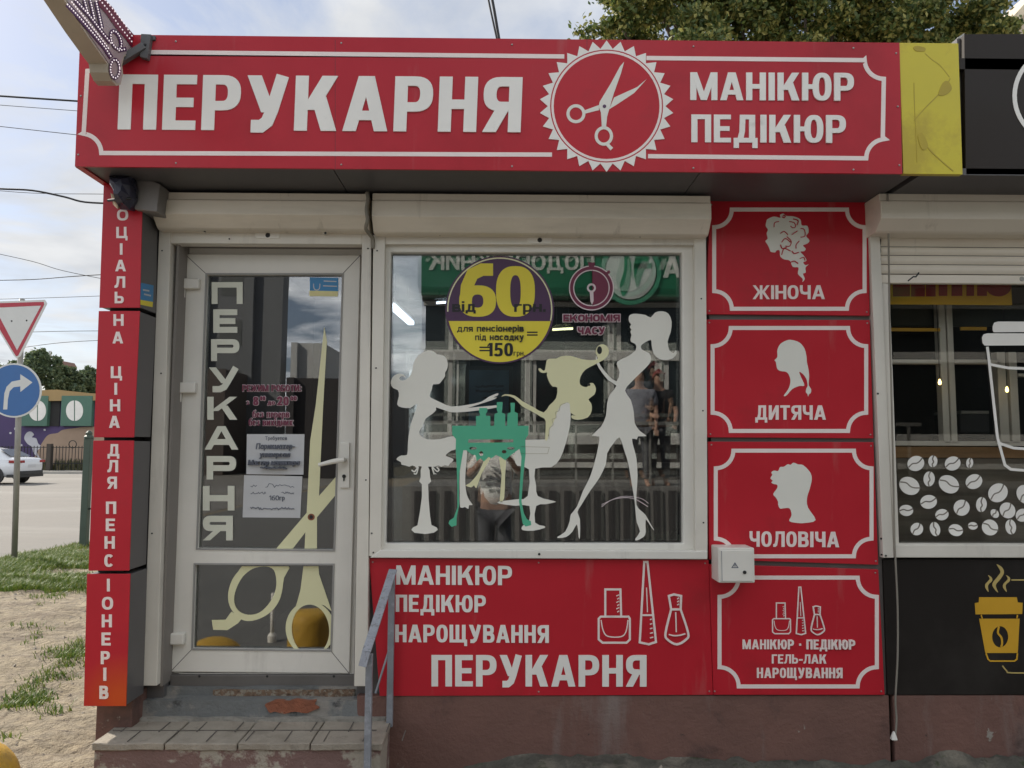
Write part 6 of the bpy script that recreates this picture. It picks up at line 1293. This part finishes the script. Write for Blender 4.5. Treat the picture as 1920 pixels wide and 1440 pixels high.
def person(loc, label, shirt, legs, arms, cap=None, facing=1, print_=None):
    """arms: {side: (elbow, hand)} relative to the feet; the figure looks along +Y * facing"""
    E = empty('person', loc, label, 'person'); f = facing
    V = [(0, 0, .95), (0, 0, 1.15), (0, .01*f, 1.38), (0, 0, 1.50), (0, .015*f, 1.57), (0, .02*f, 1.655), (0, .01*f, 1.74), (0, .12*f, 1.645)]
    ra = [(.155, .11), (.14, .10), (.165, .105), .055, .072, .092, .075, .016]; ed = [(0, 1), (1, 2), (2, 3), (3, 4), (4, 5), (5, 6), (5, 7)]
    def ad(p, r_, to): V.append(p); ra.append(r_); ed.append((to, len(V)-1)); return len(V)-1
    for s_ in (-1, 1):
        a = ad((s_*.19, 0, 1.41), .058, 2); el, hd = arms[s_]
        b = ad(el, .042, a); w = Vector(hd); d = (w-Vector(el)).normalized(); c = ad(tuple(w), .028, b); pm = ad(tuple(w+d*.06), (.034, .02), c)
        sd_ = d.cross(Vector((0, f, .2))).normalized()
        for k, ln in enumerate((.062, .075, .08, .072)):
            q = w+d*.09+sd_*(k-1.5)*.019; b1 = ad(tuple(q), .009, pm); bend = Vector((0, .25*f, -.1)); b2 = ad(tuple(q+d*ln*.55+bend*.03), .008, b1); ad(tuple(q+d*ln+bend*.09), .007, b2)
        t1 = ad(tuple(w+d*.035-sd_*.038*s_), .010, pm); ad(tuple(w+d*.075-sd_*.06*s_), .008, t1)
        h = ad((s_*.09, 0, .88), .09, 0); kn = ad((s_*.10, .01*f, .48), .058, h); an = ad((s_*.105, -.02*f, .09), .038, kn); ad((s_*.115, .13*f, .035), .036, an)
    skinned('body', V, ed, ra, skin_m, E)
    Vs = [(0, 0, .90), (0, 0, 1.12), (0, .005*f, 1.36), (0, 0, 1.455)]; rs = [(.185, .135), (.168, .125), (.188, .125), .075]; es = [(0, 1), (1, 2), (2, 3)]
    for s_ in (-1, 1):
        Vs.append((s_*.19, 0, 1.41)); rs.append(.082); es.append((2, len(Vs)-1)); el = Vector(arms[s_][0]); Vs.append(tuple(Vector((s_*.19, 0, 1.41)).lerp(el, .75))); rs.append(.068); es.append((len(Vs)-2, len(Vs)-1))
    sh = skinned('shirt', Vs, es, rs, shirt, E)
    Vp = [(0, 0, .93)]; rp = [(.17, .125)]; ep = []
    for s_ in (-1, 1):
        for p, r_ in (((s_*.095, 0, .84), .105), ((s_*.1, .01*f, .50), .076), ((s_*.105, -.015*f, .12), .062)):
            Vp.append(p); rp.append(r_); ep.append((0 if p[2] > .8 else len(Vp)-2, len(Vp)-1))
    skinned('trousers', Vp, ep, rp, legs, E)
    lx_, ly_, lz_ = loc
    m = MB(); 
    for j in range(6):
        for k in range(14):
            a = 2*math.pi*k/14; t = R(8+j*16); front = max(0, math.sin(a)*f); z = 1.70-.035*(1-front)-.0+.095*math.sin(t)-(.05*(1-front) if j == 0 else 0); m.v.append((lx_+.098*math.cos(t)*math.cos(a), ly_+.108*math.cos(t)*math.sin(a)-.0*f, lz_+z))
    for j in range(5):
        for k in range(14): k2 = (k+1) % 14; m.f.append((j*14+k, j*14+k2, (j+1)*14+k2, (j+1)*14+k))
    m.f.append(tuple(70+k for k in range(14))); m.build('cap' if cap else 'hair', cap or hair_m, E, smooth=True)
    if cap:
        m = MB(); m.box(lx_-.07, lx_+.07, ly_+f*.07, ly_+f*.19, lz_+1.70, lz_+1.712); m.build('cap_peak', cap, E, bevel=.004)
    for s_ in (-1, 1):
        m = MB(); m.lathe([(0, -.012), (.012, 0), (0, .012)], (lx_+s_*.033, ly_+f*.100, lz_+1.675), 8); m.build('eye', M['black_rub'], E)
    m = MB(); m.box(lx_-.024, lx_+.024, ly_+f*.094, ly_+f*.101, lz_+1.595, lz_+1.603); m.build('mouth', pmat('lips', (.25, .1, .08), .5), E)
    if print_:
        m = MB(); rg = random.Random(4)
        for k in range(30):
            x, z = rg.uniform(-.11, .11), rg.uniform(1.08, 1.34); y = ly_+f*(.142-.03*abs(x)/.11*abs(x)/.11); m.box(lx_+x, lx_+x+rg.uniform(.015, .05), y-.02, y, lz_+z, lz_+z+.012)
        m.build('chest_print', print_, sh)
    return E
wt = pmat('white_tshirt', (.78, .77, .74), .8, .08, 5); grey_c = pmat('grey_trousers', (.09, .09, .1), .85, .2, 6); blk = pmat('black_tshirt', (.02, .02, .022), .8, .2, 5)
person((-.05, -4.22, .03), 'photographer in white t-shirt with grey print raising a phone, mirrored in the window', wt, grey_c, {-1: ((-.27, .16, 1.25), (-.09, .33, 1.47)), 1: ((.27, .16, 1.25), (.09, .33, 1.47))}, None, 1, pmat('grey_print', (.22, .22, .23), .8))
m = MB(); m.box(-.13, .03, -3.86, -3.85, 1.50, 1.58); tag(m.build('phone', M['black_rub'], None, bevel=.003), 'black phone held up by the photographer in the white t-shirt', 'phone')
px_, _ = rm(1236, 800, 7.9); person((px_, -7.9, zr0), 'man in black t-shirt and cap on the opposite porch, mirrored right in the window', blk, grey_c, {-1: ((-.26, .05, 1.14), (-.16, .28, 1.08)), 1: ((.27, .02, 1.13), (.2, .22, .98))}, pmat('red_cap', (.2, .03, .03), .7))
px_, _ = rm(1200, 800, 7.7); person((px_, -7.7, zr0), 'person in grey patterned top on the opposite porch beside the man in a cap', pmat('grey_top', (.2, .2, .23), .8, .3, 14), grey_c, {-1: ((-.25, .0, 1.13), (-.24, .1, .9)), 1: ((.25, .0, 1.13), (.22, .14, .92))})

# ------------------------------------------------------------------ inside the salon
def lamp(a, b, Ya, Yb, r_, mat, label):
    p, q = at(*a, Y=Ya), at(*b, Y=Yb); E = empty('tube_lamp', tuple((p+q)/2), label, 'lamp', 'tube lamps inside the salon')
    m = MB(); m.bar(p, q, r_*2, r_*1.2); m.build('tube_diffuser', mat, E)
    u = (0, 0, r_*1.4); m = MB(); m.bar(p+Vector(u), q+Vector(u), r_*2.6, r_); m.build('tube_housing', M['room'], E)
    m = MB()
    for t in (.2, .8): c = p.lerp(q, t); m.tube([(c.x, c.y, c.z+r_*1.5), (c.x, c.y, 2.8)], .004, 5)
    m.build('hanger', M['room'], E)
lamp((733, 572), (771, 606), 1.5, 2.2, .022, M['tube'], 'bluish tube lamp slanting at the left edge inside the salon'); lamp((1104, 476), (1082, 522), 1.3, 2.0, .025, M['tube'], 'bluish tube lamp behind the stopwatch film inside the salon')
lamp((1074, 534), (1109, 529), 2.2, 2.21, .022, M['warm'], 'short warm lamp behind the stopwatch film inside the salon'); lamp((1036, 618), (1074, 616), 2.2, 2.21, .012, M['warm'], 'short warm lamp left of the word ЧАСУ inside the salon'); lamp((818, 568), (846, 566), 2.2, 2.21, .012, M['tube'], 'short white lamp left of the round price sticker inside the salon')
E = thing_at('framed_poster', 918, 760, 1.2, 'framed blue poster hanging inside the salon above the green table', 'poster')
m = MB(); m.pbox(872, 686, 962, 836, 1.2, 1.23); m.build('frame', M['room'], E, bevel=.003); m = MB(); m.pbox(879, 694, 954, 828, 1.192, 1.2); m.build('print', pmat('poster_print', (.17, .36, .55), .35, .35, 4), E)
decal('printed_lines', [s_ for y in (724, 733) for s_ in scrawl(892, 946, y, 5)]+[s_ for y in (746,) for s_ in scrawl(905, 935, y, 2.4)], 1.192, M['dark'], E, .002)
E = thing_at('styling_counter', 1000, 880, 1.9, 'dark styling counter with pale edge along the back of the salon', 'counter')
m = MB(); m.pbox(640, 868, 1420, 876, 1.9, 2.4); m.build('counter_top', M['inter2'], E); m = MB(); m.pbox(640, 876, 1420, 1060, 1.95, 2.4); m.build('cabinet', M['dark'], E)
for i, x in enumerate((820, 1120)):
    E = thing_at('wall_mirror', x, 740, 2.55, ['tall mirror on the back wall left inside the salon', 'tall mirror on the back wall right inside the salon'][i], 'mirror', 'mirrors inside the salon')
    m = MB(); m.pbox(x-60, 650, x+60, 860, 2.55, 2.6); m.build('frame', M['inter2'], E); m = MB(); m.pbox(x-54, 656, x+54, 854, 2.545, 2.55); m.build('mirror_glass', pmat('mirror', (.6, .6, .6), .05, .02, metallic=1), E)
E = thing_at('salon_chair', 1190, 900, 1.1, 'black salon chair dimly visible inside behind the standing figure', 'chair')
m = MB(); m.pbox(1150, 890, 1232, 916, .9, 1.3); m.build('seat', M['black_rub'], E, bevel=.02); m = MB(); m.pbox(1150, 800, 1232, 888, 1.28, 1.34); m.build('backrest', M['black_rub'], E, bevel=.02)
m = MB(); p = at(1190, 916, Y=1.1); m.tube([(p.x, 1.1, .4), (p.x, 1.1, p.z)], .03, 10); m.lathe([(.24, .0), (.22, .03), (.03, .04)], (p.x, 1.1, .4), 20); m.build('pedestal', M['metal'], E)
E = thing_at('potted_plant', 1238, 1000, .25, 'small pale green succulent on the inner sill at the lower right window corner', 'plant')
p = at(1240, 1012, Y=.25); m = MB(); m.lathe([(.05, -.06), (.07, .0), (.06, .0)], (p.x, .25, p.z), 16); m.build('pot', M['inter2'], E)
m = MB(); rg = random.Random(6)
for k in range(120):
    a, b = rg.uniform(0, 6.28), rg.uniform(.15, 1.4); d = Vector((math.cos(a)*math.cos(b), math.sin(a)*math.cos(b), math.sin(b))); c = Vector((p.x, .25, p.z))+Vector((rg.uniform(-.08, .08), rg.uniform(-.05, .05), 0)); e = d.orthogonal().normalized()*.011
    m.add([c+e, c-e, c+d*.06*rg.uniform(.6, 1.3)], [(0, 1, 2)])
m.build('leaves', pmat('succulent', (.3, .38, .26), .6), E)
m = MB(); m.box(wx0, wx1, .14, .36, at(1000, 1024, Y=.2).z-.03, at(1000, 1024, Y=.2).z); m.build('inner_sill', M['inter2'], K)

# slim white marker post mirrored in the lower door pane
a_, b_ = at(497, 1122, Y=2.3), at(497, 1212, Y=2.3)
E = empty('marker_post', (a_.x, -2.3, 0), 'slim white post with a wider foot mirrored in the lower door pane', 'post')
m = MB(); m.tube([(a_.x, -2.3, 0), (a_.x, -2.3, a_.z)], .016, 10); m.build('shaft', M['pvc'], E, smooth=True)
m = MB(); m.lathe([(.035, 0), (.035, b_.z+.03), (.02, b_.z+.05)], (a_.x, -2.3, 0), 14); m.build('foot', M['pvc'], E)
